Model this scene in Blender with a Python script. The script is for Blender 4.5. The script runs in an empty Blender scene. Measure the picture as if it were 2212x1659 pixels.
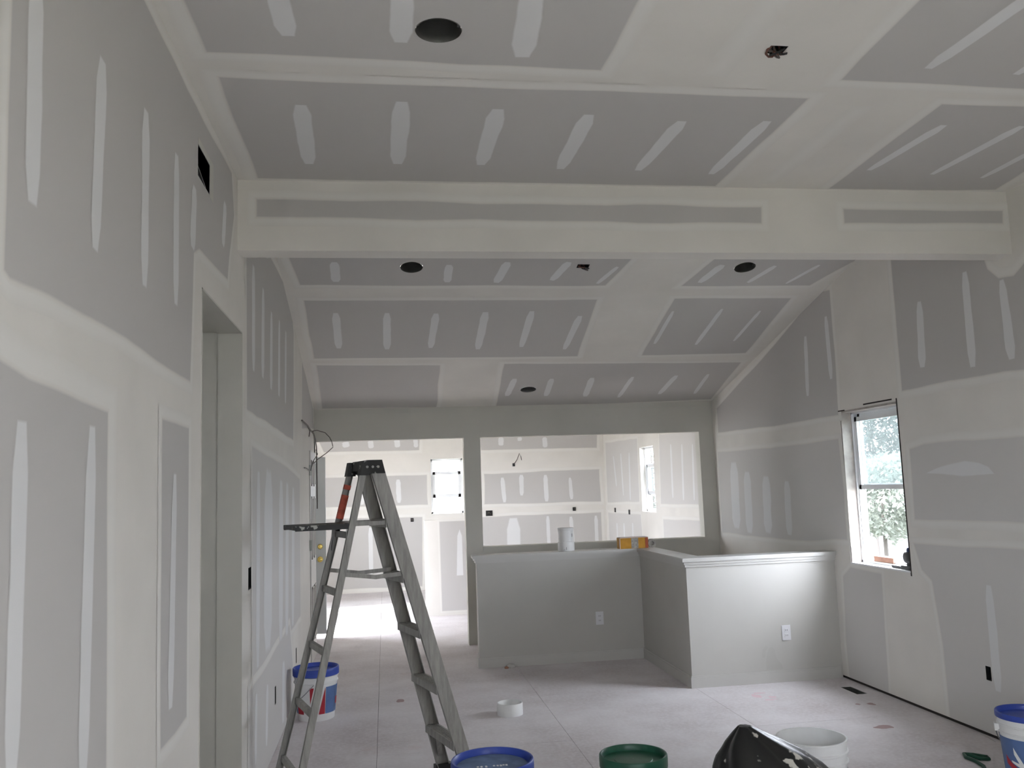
import bpy, math, random
from mathutils import Vector, Matrix, noise
from mathutils.geometry import tessellate_polygon
random.seed(7)
PI = math.pi
sc = bpy.context.scene
COL = sc.collection

PANELS=[
 ('LW',[(1.763,2.714),(2.373,3.114),(2.7,3.144),(3.318,3.141),(4.29,3.172),(4.359,2.984),(4.221,2.724),(4.185,2.618),(3.549,2.588),(3.447,2.545),(3.401,2.038),(2.391,2.057),(1.793,2.039),(1.767,2.049)],[[1.878,2.726,1.889,2.222,0.083,0.082],[2.32,2.753,2.29,2.235,0.09,0.076],[2.745,2.803,2.753,2.25,0.09,0.082],[3.151,2.82,3.161,2.28,0.085,0.082],[3.454,2.807,3.422,2.556,0.087,0.101],[4.117,2.962,4.063,2.747,0.085,0.083]],0.05,0),
 ('LW',[(1.492,1.86),(1.764,1.871),(1.899,1.853),(2.421,1.832),(2.444,1.343),(2.465,0.879),(1.551,1.168)],[[1.871,1.763,1.872,1.066,0.081,0.073],[2.298,1.785,2.284,0.936,0.077,0.082]],0.08,0),
 ('LW',[(2.993,1.86),(3.385,1.858),(3.388,1.395),(3.388,0.828),(3.021,0.817),(3.004,1.276)],[[3.174,1.684,3.144,0.914,0.067,0.091]],0.05,0),
 ('LW',[(4.758,2.875),(5.771,3.147),(6.702,3.163),(7.1,3.062),(7.237,2.906),(7.212,2.413),(7.156,2.036),(6.307,2.045),(5.51,2.059),(4.779,2.059)],[[5.011,2.894,5.011,2.299,0.124,0.122],[5.414,2.854,5.388,2.309,0.122,0.141],[5.812,2.791,5.779,2.284,0.117,0.139],[6.247,2.821,6.205,2.285,0.108,0.133],[6.657,2.816,6.606,2.277,0.122,0.121]],0.06,0),
 ('LW',[(7.958,2.775),(8.519,2.647),(9.159,2.466),(9.199,2.274),(7.917,2.183)],[],0.06,0),
 ('LW',[(4.96,1.87),(5.55,1.843),(6.47,1.814),(7.675,1.732),(7.683,0.598),(6.107,0.603),(4.995,0.6)],[[5.209,1.737,5.168,0.663,0.149,0.144],[5.657,1.747,5.598,0.69,0.397,0.384],[6.324,1.697,6.264,0.638,0.248,0.242],[6.706,1.685,6.632,0.611,0.218,0.212],[7.137,1.652,7.049,0.615,0.211,0.206]],0.05,1),
 ('LW',[(4.865,0.592),(5.534,0.594),(6.82,0.649),(7.034,0.309),(7.027,0.175),(6.698,-0.013),(5.238,0.004),(4.868,0.03)],[[5.115,0.526,5.08,0.173,0.09,0.088],[5.574,0.479,5.528,0.146,0.107,0.105],[6.423,0.456,6.381,0.065,0.17,0.168]],0.05,1),
 ('NC',[(-0.602,2.502),(-0.617,2.797),(-0.611,3.135),(-0.195,3.138),(0.321,3.16),(0.859,3.165),(0.866,2.673),(0.866,2.369)],[[-0.323,2.522,-0.31,2.996,0.068,0.083],[0.083,2.485,0.084,3.011,0.076,0.086],[0.491,2.449,0.538,3.085,0.085,0.098]],0.07,0),
 ('NC',[(-0.603,3.333),(0.338,3.349),(1.108,3.349),(1.814,3.354),(1.821,4.442),(0.433,4.442),(-0.612,4.437)],[[-0.318,3.56,-0.339,4.224,0.083,0.073],[0.097,3.501,0.089,4.202,0.088,0.077],[0.505,3.546,0.502,4.193,0.091,0.074],[0.909,3.576,0.912,4.229,0.086,0.071],[1.346,3.616,1.321,4.228,0.081,0.063],[1.738,3.591,1.729,4.262,0.073,0.06]],0.07,0),
 ('NC',[(1.825,2.259),(1.837,2.591),(1.872,3.178),(2.711,3.199),(3.498,3.206),(2.472,2.2)],[[2.222,2.394,2.176,3.056,0.077,0.064],[2.653,2.522,2.581,3.078,0.074,0.058]],0.07,0),
 ('NC',[(2.449,3.37),(2.845,3.367),(3.333,3.374),(3.501,4.428),(3.029,4.457),(2.497,4.457)],[[2.603,3.583,2.567,4.165,0.063,0.051],[2.995,3.569,2.958,4.208,0.064,0.048],[3.286,3.65,3.283,4.249,0.057,0.043]],0.07,0),
 ('BM',[(-0.621,3.103),(0.679,3.095),(2.091,3.095),(2.085,3.005),(0.676,3.006),(-0.621,3.013)],[],0.05,0),
 ('BM',[(2.58,3.09),(3.564,3.091),(3.556,3.019),(2.579,3.01)],[],0.05,0),
 ('FC',[(-0.64,-3.328),(1.845,-3.33),(1.822,-3.232),(1.727,-2.827),(0.614,-2.829),(-0.594,-2.839)],[[-0.328,-3.19,-0.332,-2.891,0.07,0.074],[0.488,-3.154,0.491,-2.883,0.067,0.063],[0.913,-3.198,0.865,-2.875,0.074,0.071],[1.367,-3.201,1.289,-2.913,0.074,0.063],[1.752,-3.131,1.657,-2.859,0.041,0.042]],0.06,0),
 ('FC',[(2.488,-3.321),(3.64,-3.332),(3.427,-2.824),(2.844,-2.817),(2.354,-2.818)],[[2.564,-3.164,2.48,-2.874,0.078,0.065],[2.993,-3.152,2.88,-2.874,0.056,0.044],[3.345,-3.168,3.21,-2.857,0.045,0.032]],0.06,0),
 ('FC',[(-0.59,-2.574),(0.525,-2.566),(1.717,-2.574),(1.8,-1.377),(0.6,-1.384),(-0.604,-1.403)],[[-0.365,-2.347,-0.377,-1.629,0.068,0.068],[0.04,-2.342,0.039,-1.596,0.066,0.069],[0.435,-2.328,0.421,-1.617,0.068,0.062],[0.837,-2.349,0.846,-1.573,0.077,0.068],[1.219,-2.362,1.236,-1.615,0.07,0.06],[1.643,-2.266,1.644,-1.549,0.068,0.056]],0.06,0),
 ('FC',[(2.369,-2.587),(3.371,-2.588),(3.441,-1.405),(2.425,-1.38)],[[2.428,-2.348,2.467,-1.655,0.036,0.04],[2.846,-2.388,2.872,-1.623,0.041,0.045],[3.202,-2.348,3.212,-1.7,0.034,0.036]],0.06,0),
 ('FC',[(-0.596,-1.236),(0.526,-1.193),(0.55,-0.007),(-0.625,-0.039)],[],0.06,0),
 ('FC',[(1.135,-1.205),(2.311,-1.173),(3.493,-1.155),(3.564,-0.078),(2.353,0.0),(1.194,0.004)],[[1.285,-0.809,1.269,-0.313,0.07,0.068],[1.66,-0.791,1.684,-0.289,0.066,0.065],[2.069,-0.799,2.114,-0.251,0.072,0.07],[2.487,-0.806,2.49,-0.201,0.049,0.052],[2.937,-0.825,2.919,-0.278,0.064,0.063],[3.266,-0.85,3.314,-0.271,0.045,0.047]],0.06,0),
 ('RW',[(6.75,3.125),(6.544,3.101),(6.54,2.594),(6.559,2.087),(7.567,2.086),(9.125,2.118),(9.122,2.38),(7.75,2.786)],[[7.006,2.801,7.043,2.293,0.067,0.066],[6.636,2.901,6.624,2.387,0.067,0.066]],0.05,0),
 ('RW',[(5.659,3.116),(4.706,2.863),(4.686,2.801),(4.6,2.725),(4.475,2.708),(4.386,2.756),(3.955,2.989),(4.072,2.159),(4.471,2.165),(5.133,2.185),(5.662,2.179)],[[5.376,2.752,5.405,2.31,0.072,0.092],[4.891,2.835,4.899,2.241,0.069,0.084],[4.575,2.708,4.557,2.239,0.063,0.089]],0.06,0),
 ('RW',[(5.63,1.766),(5.467,1.792),(5.111,1.797),(4.126,1.782),(4.194,1.3),(4.595,1.301),(5.641,1.29)],[],0.06,1),
 ('RW',[(5.677,1.119),(4.617,1.146),(4.215,1.155),(4.373,0.036),(5.015,0.055),(5.445,0.054),(5.451,0.474),(5.509,0.888),(5.612,0.952)],[[4.948,0.912,4.952,0.294,0.076,0.083]],0.05,1),
 ('RW',[(6.676,0.807),(6.55,0.886),(6.121,0.875),(6.14,0.309),(6.156,0.044),(6.693,0.046),(6.708,0.317)],[],0.04,1),
 ('RW',[(9.174,1.904),(7.695,1.885),(6.589,1.893),(6.565,1.484),(6.573,1.103),(7.366,1.054),(8.393,1.044),(9.183,1.04)],[[8.755,1.774,8.779,1.106,0.221,0.22],[8.427,1.671,8.455,1.073,0.183,0.182],[7.989,1.617,8.021,1.092,0.186,0.185],[7.555,1.568,7.575,1.092,0.13,0.13]],0.05,1),
 ('BW',[(-1.043,2.441),(-0.969,2.515),(0.587,2.551),(0.566,2.268),(-0.971,2.274)],[[-0.628,2.43,-0.614,2.347,0.117,0.117],[-0.225,2.442,-0.211,2.32,0.097,0.089],[0.205,2.446,0.218,2.324,0.098,0.097],[0.509,2.453,0.521,2.315,0.076,0.076]],0.06,0),
 ('BW',[(1.535,2.519),(3.59,2.515),(3.576,2.223),(1.604,2.239)],[[1.938,2.439,1.934,2.307,0.094,0.094],[2.252,2.431,2.258,2.376,0.078,0.078],[2.679,2.42,2.689,2.255,0.087,0.087]],0.06,0),
 ('BW',[(-0.975,1.854),(0.686,1.853),(0.69,1.369),(-0.964,1.385)],[[-0.384,1.782,-0.374,1.408,0.089,0.089],[0.215,1.793,0.223,1.416,0.083,0.082]],0.06,0),
 ('BW',[(1.638,1.838),(3.599,1.854),(3.606,1.316),(1.63,1.342)],[[1.939,1.767,1.964,1.36,0.078,0.07],[2.261,1.803,2.256,1.464,0.086,0.07],[2.67,1.789,2.676,1.349,0.079,0.079],[3.088,1.729,3.105,1.372,0.056,0.071]],0.06,0),
 ('BW',[(-0.952,1.192),(0.595,1.169),(0.57,0.062),(-0.948,0.079)],[[-0.246,1.031,-0.243,0.293,0.074,0.074]],0.06,0),
 ('BW',[(1.493,1.134),(3.597,1.13),(3.586,-0.27),(1.454,-0.16)],[[2.103,1.088,2.084,-0.118,0.233,0.231],[2.682,1.103,2.686,0.607,0.063,0.063],[3.076,1.08,3.095,0.589,0.071,0.071],[3.506,1.079,3.507,0.572,0.064,0.064]],0.06,0),
 ('BR',[(14.43,2.289),(12.556,2.248),(12.601,1.333),(14.461,1.299)],[[13.956,2.052,13.843,1.564,0.071,0.084],[13.495,2.07,13.451,1.418,0.082,0.081],[13.015,2.064,13.069,1.35,0.077,0.077]],0.05,1),
 ('BR',[(11.488,2.248),(9.662,2.172),(9.658,1.328),(11.571,1.313)],[[11.026,2.085,11.052,1.397,0.075,0.074],[10.595,2.062,10.644,1.371,0.069,0.069],[10.21,2.042,10.259,1.375,0.065,0.064]],0.05,1),
 ('BR',[(14.462,1.129),(12.565,1.139),(12.512,0.656),(14.444,0.573)],[[13.925,0.972,13.936,0.603,0.087,0.086],[13.504,0.986,13.516,0.629,0.082,0.081],[13.005,1.004,13.043,0.657,0.075,0.075]],0.05,1),
 ('BR',[(11.507,1.105),(9.689,1.139),(9.668,0.756),(11.521,0.687)],[],0.05,1)]
ARC=[(5.459,1.6),(5.27,1.638),(5.058,1.661),(4.93,1.645),(4.849,1.62),(4.809,1.586),(5.092,1.58)]
CAM=dict(f=1895.958,r=[0.989253,-0.142095,-0.034448],u=[0.017216,-0.120764,0.992532],d=[0.145194,0.982459,0.11702])

# ------------------------------------------------------------------ camera
cam = bpy.data.cameras.new('camera'); cam.sensor_fit = 'HORIZONTAL'; cam.sensor_width = 36.0
cam.lens = CAM['f'] * 36.0 / 2212.0; cam.clip_start = 0.05; cam.clip_end = 300
co = bpy.data.objects.new('camera', cam); COL.objects.link(co)
R_, U_, D_ = Vector(CAM['r']), Vector(CAM['u']), Vector(CAM['d'])
co.matrix_world = Matrix(((R_.x, U_.x, -D_.x, 0), (R_.y, U_.y, -D_.y, 0), (R_.z, U_.z, -D_.z, 1.6), (0, 0, 0, 1)))
sc.camera = co
# ------------------------------------------------------------------ sky, exposure
SKY = 4.2
w = bpy.data.worlds.new('overcast_sky'); sc.world = w; w.use_nodes = True
nt = w.node_tree; nt.nodes.clear()
out = nt.nodes.new('ShaderNodeOutputWorld'); bg = nt.nodes.new('ShaderNodeBackground')
tcn = nt.nodes.new('ShaderNodeTexCoord'); sep = nt.nodes.new('ShaderNodeSeparateXYZ')
rmp = nt.nodes.new('ShaderNodeValToRGB')
rmp.color_ramp.elements[0].position = 0.0; rmp.color_ramp.elements[0].color = (.885, .93, 1.04, 1)
rmp.color_ramp.elements[1].position = 1.0; rmp.color_ramp.elements[1].color = (.925, .96, 1.05, 1)
nt.links.new(tcn.outputs['Generated'], sep.inputs[0]); nt.links.new(sep.outputs['Z'], rmp.inputs[0])
nt.links.new(rmp.outputs[0], bg.inputs['Color']); bg.inputs['Strength'].default_value = SKY
nt.links.new(bg.outputs[0], out.inputs['Surface'])
w.cycles.sampling_method = 'MANUAL'; w.cycles.sample_map_resolution = 256
sc.view_settings.view_transform = 'Standard'; sc.view_settings.look = 'None'
sc.view_settings.exposure = 2.82; sc.view_settings.gamma = 1.0; sc.view_settings.use_curve_mapping = False
sc.cycles.use_denoising = True
sc.cycles.max_bounces = 14; sc.cycles.diffuse_bounces = 8; sc.cycles.transparent_max_bounces = 16
sc.cycles.sample_clamp_indirect = 8.0

sun = bpy.data.lights.new('veiled_sun', 'SUN'); sun.energy = 7.0; sun.angle = math.radians(12); sun.color = (1.0, .985, .96)
so = bpy.data.objects.new('veiled_sun', sun); COL.objects.link(so)
so.rotation_euler = Vector((1.0, .06, -.98)).to_track_quat('-Z', 'Y').to_euler()

def portal(name, loc, rot, sx, sy):            # daylight portals sit in the window and door openings, both seen and added
    l = bpy.data.lights.new(name, 'AREA'); l.shape = 'RECTANGLE'; l.size = sx; l.size_y = sy
    l.cycles.is_portal = True
    o = bpy.data.objects.new(name, l); COL.objects.link(o); o.location = loc; o.rotation_euler = rot
portal('portal_right', (3.78, 6.14, 1.515), (0, PI/2, 0), 1.2, .8)
portal('portal_rear', (1.3, -1.56, 1.9), (PI/2, 0, 0), .6, 1.1)
portal('portal_near_left', (-.86, -.3, 1.4), (0, -PI/2, 0), 1.2, .8)
portal('portal_back', (1.02, 14.78, 1.66), (-PI/2, 0, 0), .55, .9)
portal('portal_back_right', (3.86, 12.13, 1.65), (0, PI/2, 0), .92, .66)
portal('portal_entry', (-1.78, 10.76, 1.02), (0, -PI/2, 0), 2.02, .9)
portal('portal_back_left', (-1.78, 12.5, 1.45), (0, -PI/2, 0), 1.1, .6)


# ------------------------------------------------------------------ dimensions of the house
XL, XR, YF, YB, ZT, ZB, TB = -.7166, 3.5991, 9.2819, 4.4698, 3.2058, 2.8361, .1395
ZF1, ZF0, ZH = 2.4727, 3.6462, 2.1403
SL = (ZF1 - ZF0) / (YF - YB); KS = math.sqrt(1 + SL * SL)
YW, XB = 14.6, 3.69

# ------------------------------------------------------------------ materials
def nmat(name):
    m = bpy.data.materials.new(name); m.use_nodes = True
    return m, m.node_tree, m.node_tree.nodes['Principled BSDF']
def simple(name, c, rough=.6, metal=0., spec=.3, nscale=0., namp=0.):
    m, t, p = nmat(name)
    p.inputs['Base Color'].default_value = (*c, 1); p.inputs['Roughness'].default_value = rough
    p.inputs['Metallic'].default_value = metal; p.inputs['Specular IOR Level'].default_value = spec
    if nscale:
        tc = t.nodes.new('ShaderNodeTexCoord'); n = t.nodes.new('ShaderNodeTexNoise'); n.inputs['Scale'].default_value = nscale
        n.inputs['Detail'].default_value = 5
        r = t.nodes.new('ShaderNodeValToRGB')
        r.color_ramp.elements[0].position = .3; r.color_ramp.elements[1].position = .7
        r.color_ramp.elements[0].color = (*[max(0, x * (1 - namp)) for x in c], 1)
        r.color_ramp.elements[1].color = (*[min(1, x * (1 + namp)) for x in c], 1)
        t.links.new(tc.outputs['Object'], n.inputs['Vector']); t.links.new(n.outputs['Fac'], r.inputs[0])
        t.links.new(r.outputs[0], p.inputs['Base Color'])
    return m
MUD, MUDB, PAPER = (.75, .727, .685), (.80, .785, .75), (.565, .55, .535)
FRESH = (.755, .755, .755)
M = {}
M['mud'] = simple('joint_compound', MUD, .85, 0, .15, 2.2, .045)
def tone_mat(name, stops, nscale, namp):
    """colour from the baked feather attribute of a trowelled edge, wobbled by noise"""
    m, t, p = nmat(name); p.inputs['Roughness'].default_value = .85; p.inputs['Specular IOR Level'].default_value = .15
    a = t.nodes.new('ShaderNodeAttribute'); a.attribute_name = 'tone'
    tc = t.nodes.new('ShaderNodeTexCoord'); n = t.nodes.new('ShaderNodeTexNoise'); n.inputs['Scale'].default_value = nscale; n.inputs['Detail'].default_value = 4
    s = t.nodes.new('ShaderNodeMath'); s.operation = 'MULTIPLY_ADD'; s.inputs[1].default_value = namp; s.inputs[2].default_value = -namp / 2
    d = t.nodes.new('ShaderNodeMath'); d.operation = 'ADD'
    r = t.nodes.new('ShaderNodeValToRGB'); e = r.color_ramp.elements
    e[0].position, e[0].color = stops[0][0], (*stops[0][1], 1); e[1].position, e[1].color = stops[-1][0], (*stops[-1][1], 1)
    for q, c in stops[1:-1]:
        x = e.new(q); x.color = (*c, 1)
    big = t.nodes.new('ShaderNodeTexNoise'); big.inputs['Scale'].default_value = 1.7; big.inputs['Detail'].default_value = 3
    mx = t.nodes.new('ShaderNodeMix'); mx.data_type = 'RGBA'; mx.blend_type = 'MULTIPLY'; mx.inputs[0].default_value = .05
    t.links.new(tc.outputs['Object'], n.inputs['Vector']); t.links.new(tc.outputs['Object'], big.inputs['Vector'])
    t.links.new(n.outputs['Fac'], s.inputs[0]); t.links.new(s.outputs[0], d.inputs[0]); t.links.new(a.outputs['Fac'], d.inputs[1])
    t.links.new(d.outputs[0], r.inputs[0]); t.links.new(r.outputs[0], mx.inputs[6]); t.links.new(big.outputs['Fac'], mx.inputs[7])
    t.links.new(mx.outputs[2], p.inputs['Base Color'])
    return m
M['panel'] = tone_mat('drywall_paper', [(.12, PAPER), (.5, MUD), (.95, MUDB)], 9, .16)
SKIM = (.655, .638, .618)
M['skim'] = tone_mat('skimmed_paper', [(.12, SKIM), (.5, MUD), (.95, MUDB)], 9, .16)
M['strip'] = tone_mat('fresh_compound', [(.12, PAPER), (.6, FRESH), (1., FRESH)], 14, .3)
M['skimstrip'] = tone_mat('fresh_compound_skimmed', [(.12, SKIM), (.6, FRESH), (1., FRESH)], 14, .3)
M['paint'] = simple('grey_wall_paint', (.525, .515, .485), .55, 0, .3, 3, .025)
M['trimwhite'] = simple('painted_trim', (.55, .54, .515), .45, 0, .35, 4, .03)
M['farwall'] = simple('primed_wall', (.61, .60, .55), .8, 0, .2, 2.0, .04)
M['vinyl'] = simple('white_vinyl', (.80, .81, .82), .35, 0, .4)
M['rawwood'] = simple('raw_lumber', (.40, .365, .335), .8, 0, .2, 12, .2)
M['darkgap'] = simple('dark_gap', (.05, .042, .038), .9)
M['steel'] = simple('galvanised_steel', (.30, .31, .29), .38, .85, .5, 8, .25)
M['cansteel'] = simple('dull_housing_steel', (.17, .17, .16), .42, .7, .5, 8, .3)
M['bluebox'] = simple('blue_box_plastic', (.02, .035, .09), .5)
M['black'] = simple('black_plastic', (.018, .018, .018), .45, 0, .4)
M['doorpaint'] = simple('primed_steel_door', (.50, .53, .54), .5, 0, .3)
M['brass'] = simple('polished_brass', (.75, .58, .18), .25, .9, .5)
M['whiteplastic'] = simple('white_plastic', (.78, .78, .77), .4, 0, .4, 6, .03)
M['cloudy'] = simple('cloudy_plastic', (.84, .85, .86), .35, 0, .4, 9, .06)
M['bluelid'] = simple('blue_plastic_lid', (.035, .07, .36), .42, 0, .4, 7, .12)
M['labelblue'] = simple('label_blue', (.10, .17, .36), .45, 0, .35, 10, .12)
M['labelred'] = simple('label_red', (.40, .03, .045), .45)
M['greenlid'] = simple('green_plastic_lid', (.015, .085, .05), .4, 0, .45, 8, .2)
M['wire'] = simple('cable_grey', (.13, .11, .10), .6)
M['copper'] = simple('reddish_wire', (.14, .06, .045), .5)
M['orange'] = simple('orange_card', (.50, .25, .035), .6, 0, .2, 20, .12)
M['cardgrey'] = simple('grey_print', (.33, .31, .28), .6, 0, .2, 60, .3)
M['cardred'] = simple('red_card', (.36, .08, .03), .6)
M['cardtop'] = simple('pale_card', (.66, .55, .52), .6)
M['outletwhite'] = simple('outlet_white', (.74, .74, .76), .35, 0, .4)
M['slot'] = simple('slot_dark', (.12, .12, .13), .5)
M['brown'] = simple('brown_block', (.42, .23, .16), .7, 0, .2, 12, .2)
M['bark'] = simple('bark', (.06, .055, .05), .9)
def leaf_mat(name, c):
    m, t, p = nmat(name); p.inputs['Base Color'].default_value = (*c, 1); p.inputs['Roughness'].default_value = .6; p.inputs['Specular IOR Level'].default_value = .15
    tl = t.nodes.new('ShaderNodeBsdfTranslucent'); tl.inputs['Color'].default_value = (*c, 1); mx = t.nodes.new('ShaderNodeMixShader'); mx.inputs[0].default_value = .5
    o = t.nodes['Material Output']; t.links.new(p.outputs[0], mx.inputs[1]); t.links.new(tl.outputs[0], mx.inputs[2]); t.links.new(mx.outputs[0], o.inputs['Surface']); return m
M['grass'] = simple('grass', (.085, .09, .07), .9, 0, .1, 1.5, .3)
M['asphalt'] = simple('grey_drive', (.035, .035, .038), .9)
M['green1'] = leaf_mat('leaf_green', (.060, .068, .060))
M['green2'] = leaf_mat('leaf_pale', (.155, .172, .150))
M['wirebail'] = simple('bail_wire', (.35, .36, .37), .35, .8)
M['hose'] = simple('green_rubber', (.012, .06, .035), .5)
M['redpaint'] = simple('red_rail_paint', (.46, .10, .065), .6, 0, .2, 25, .35)
M['dustlid'] = simple('dusty_blue', (.13, .19, .33), .6, 0, .3, 14, .35)
M['stain'] = simple('dried_red_stain', (.42, .31, .31), .9)
M['dirtlight'] = simple('pale_scuff', (.50, .49, .46), .7)

def alu_mat():
    m, t, p = nmat('weathered_aluminium'); p.inputs['Metallic'].default_value = .2
    tc = t.nodes.new('ShaderNodeTexCoord'); mp = t.nodes.new('ShaderNodeMapping'); mp.inputs['Scale'].default_value = (30, 30, 4)
    n = t.nodes.new('ShaderNodeTexNoise'); n.inputs['Scale'].default_value = 1.6; n.inputs['Detail'].default_value = 6; n.inputs['Roughness'].default_value = .65
    r = t.nodes.new('ShaderNodeValToRGB'); e = r.color_ramp.elements
    e[0].position, e[0].color = .3, (.26, .255, .24, 1); e[1].position, e[1].color = .7, (.44, .435, .41, 1)
    t.links.new(tc.outputs['Object'], mp.inputs[0]); t.links.new(mp.outputs[0], n.inputs['Vector'])
    t.links.new(n.outputs['Fac'], r.inputs[0]); t.links.new(r.outputs[0], p.inputs['Base Color'])
    r2 = t.nodes.new('ShaderNodeMapRange'); r2.inputs[3].default_value = .5; r2.inputs[4].default_value = .8
    t.links.new(n.outputs['Fac'], r2.inputs[0]); t.links.new(r2.outputs[0], p.inputs['Roughness'])
    return m
M['alu'] = alu_mat()
def floor_mat():
    m, t, p = nmat('dusty_subfloor'); p.inputs['Roughness'].default_value = .9; p.inputs['Specular IOR Level'].default_value = .12
    tc = t.nodes.new('ShaderNodeTexCoord')
    def nz(s, d=5, ro=.6):
        n = t.nodes.new('ShaderNodeTexNoise'); n.inputs['Scale'].default_value = s; n.inputs['Detail'].default_value = d; n.inputs['Roughness'].default_value = ro
        t.links.new(tc.outputs['Object'], n.inputs['Vector']); return n
    def ramp(n, a, ca, b, cb):
        r = t.nodes.new('ShaderNodeValToRGB'); e = r.color_ramp.elements
        e[0].position, e[0].color = a, (*ca, 1); e[1].position, e[1].color = b, (*cb, 1)
        t.links.new(n.outputs['Fac'], r.inputs[0]); return r
    def mix(a, b, f):
        x = t.nodes.new('ShaderNodeMix'); x.data_type = 'RGBA'
        t.links.new(f, x.inputs[0]); t.links.new(a, x.inputs[6]); t.links.new(b, x.inputs[7]); return x.outputs[2]
    base = ramp(nz(1.4), .3, (.54, .495, .50), .7, (.75, .72, .735))
    fleck = ramp(nz(38, 3), .42, (0, 0, 0), .75, (.45, .45, .45))
    fcol = t.nodes.new('ShaderNodeRGB'); fcol.outputs[0].default_value = (.80, .78, .80, 1)
    c1 = mix(base.outputs[0], fcol.outputs[0], fleck.outputs[0])
    pk = ramp(nz(2.7, 4), .62, (0, 0, 0), .74, (.30, .30, .30))
    pcol = t.nodes.new('ShaderNodeRGB'); pcol.outputs[0].default_value = (.60, .46, .46, 1)
    c2 = mix(c1, pcol.outputs[0], pk.outputs[0])
    dk = ramp(nz(6.5, 6, .7), .70, (0, 0, 0), .80, (.4, .4, .4))
    dcol = t.nodes.new('ShaderNodeRGB'); dcol.outputs[0].default_value = (.30, .28, .25, 1)
    c3 = mix(c2, dcol.outputs[0], dk.outputs[0])
    t.links.new(c3, p.inputs['Base Color'])
    return m
M['floor'] = floor_mat()
def splash_mat(name, base, spot, scale, lo, hi, rough):
    m, t, p = nmat(name); p.inputs['Roughness'].default_value = rough
    tc = t.nodes.new('ShaderNodeTexCoord'); n = t.nodes.new('ShaderNodeTexNoise'); n.inputs['Scale'].default_value = scale; n.inputs['Detail'].default_value = 3
    r = t.nodes.new('ShaderNodeValToRGB'); e = r.color_ramp.elements
    e[0].position, e[0].color = lo, (*base, 1); e[1].position, e[1].color = hi, (*spot, 1)
    t.links.new(tc.outputs['Object'], n.inputs['Vector']); t.links.new(n.outputs['Fac'], r.inputs[0]); t.links.new(r.outputs[0], p.inputs['Base Color'])
    return m
M['bag'] = splash_mat('black_bag_film', (.008, .008, .008), (.55, .53, .48), 13.0, .63, .665, .38)
M['blackspat'] = splash_mat('spattered_black', (.015, .015, .015), (.45, .45, .42), 26, .63, .67, .5)
def glass_mat(name, haze, tint=(.93, .97, .96)):
    m = bpy.data.materials.new(name); m.use_nodes = True; t = m.node_tree; t.nodes.clear()
    o = t.nodes.new('ShaderNodeOutputMaterial'); tr = t.nodes.new('ShaderNodeBsdfTransparent'); gl = t.nodes.new('ShaderNodeBsdfGlossy')
    gl.inputs['Roughness'].default_value = .02; tr.inputs['Color'].default_value = (*tint, 1)
    lw = t.nodes.new('ShaderNodeLayerWeight'); lw.inputs[0].default_value = .5
    pw = t.nodes.new('ShaderNodeMath'); pw.operation = 'POWER'; pw.inputs[1].default_value = 4.0; t.links.new(lw.outputs['Facing'], pw.inputs[0])
    fz = t.nodes.new('ShaderNodeMath'); fz.operation = 'MULTIPLY_ADD'; fz.inputs[1].default_value = .7; fz.inputs[2].default_value = .03; t.links.new(pw.outputs[0], fz.inputs[0])
    mx = t.nodes.new('ShaderNodeMixShader'); t.links.new(fz.outputs[0], mx.inputs[0]); t.links.new(tr.outputs[0], mx.inputs[1]); t.links.new(gl.outputs[0], mx.inputs[2])
    last = mx.outputs[0]
    if haze:
        df = t.nodes.new('ShaderNodeBsdfTranslucent'); df.inputs['Color'].default_value = (.80, .86, .86, 1)
        m2 = t.nodes.new('ShaderNodeMixShader'); m2.inputs[0].default_value = haze
        t.links.new(last, m2.inputs[1]); t.links.new(df.outputs[0], m2.inputs[2]); last = m2.outputs[0]
    t.links.new(last, o.inputs['Surface'])
    return m
M['glass'] = glass_mat('window_glass', 0); M['dirtyglass'] = glass_mat('dirty_window_glass', .015, (.80, .825, .825))

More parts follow.
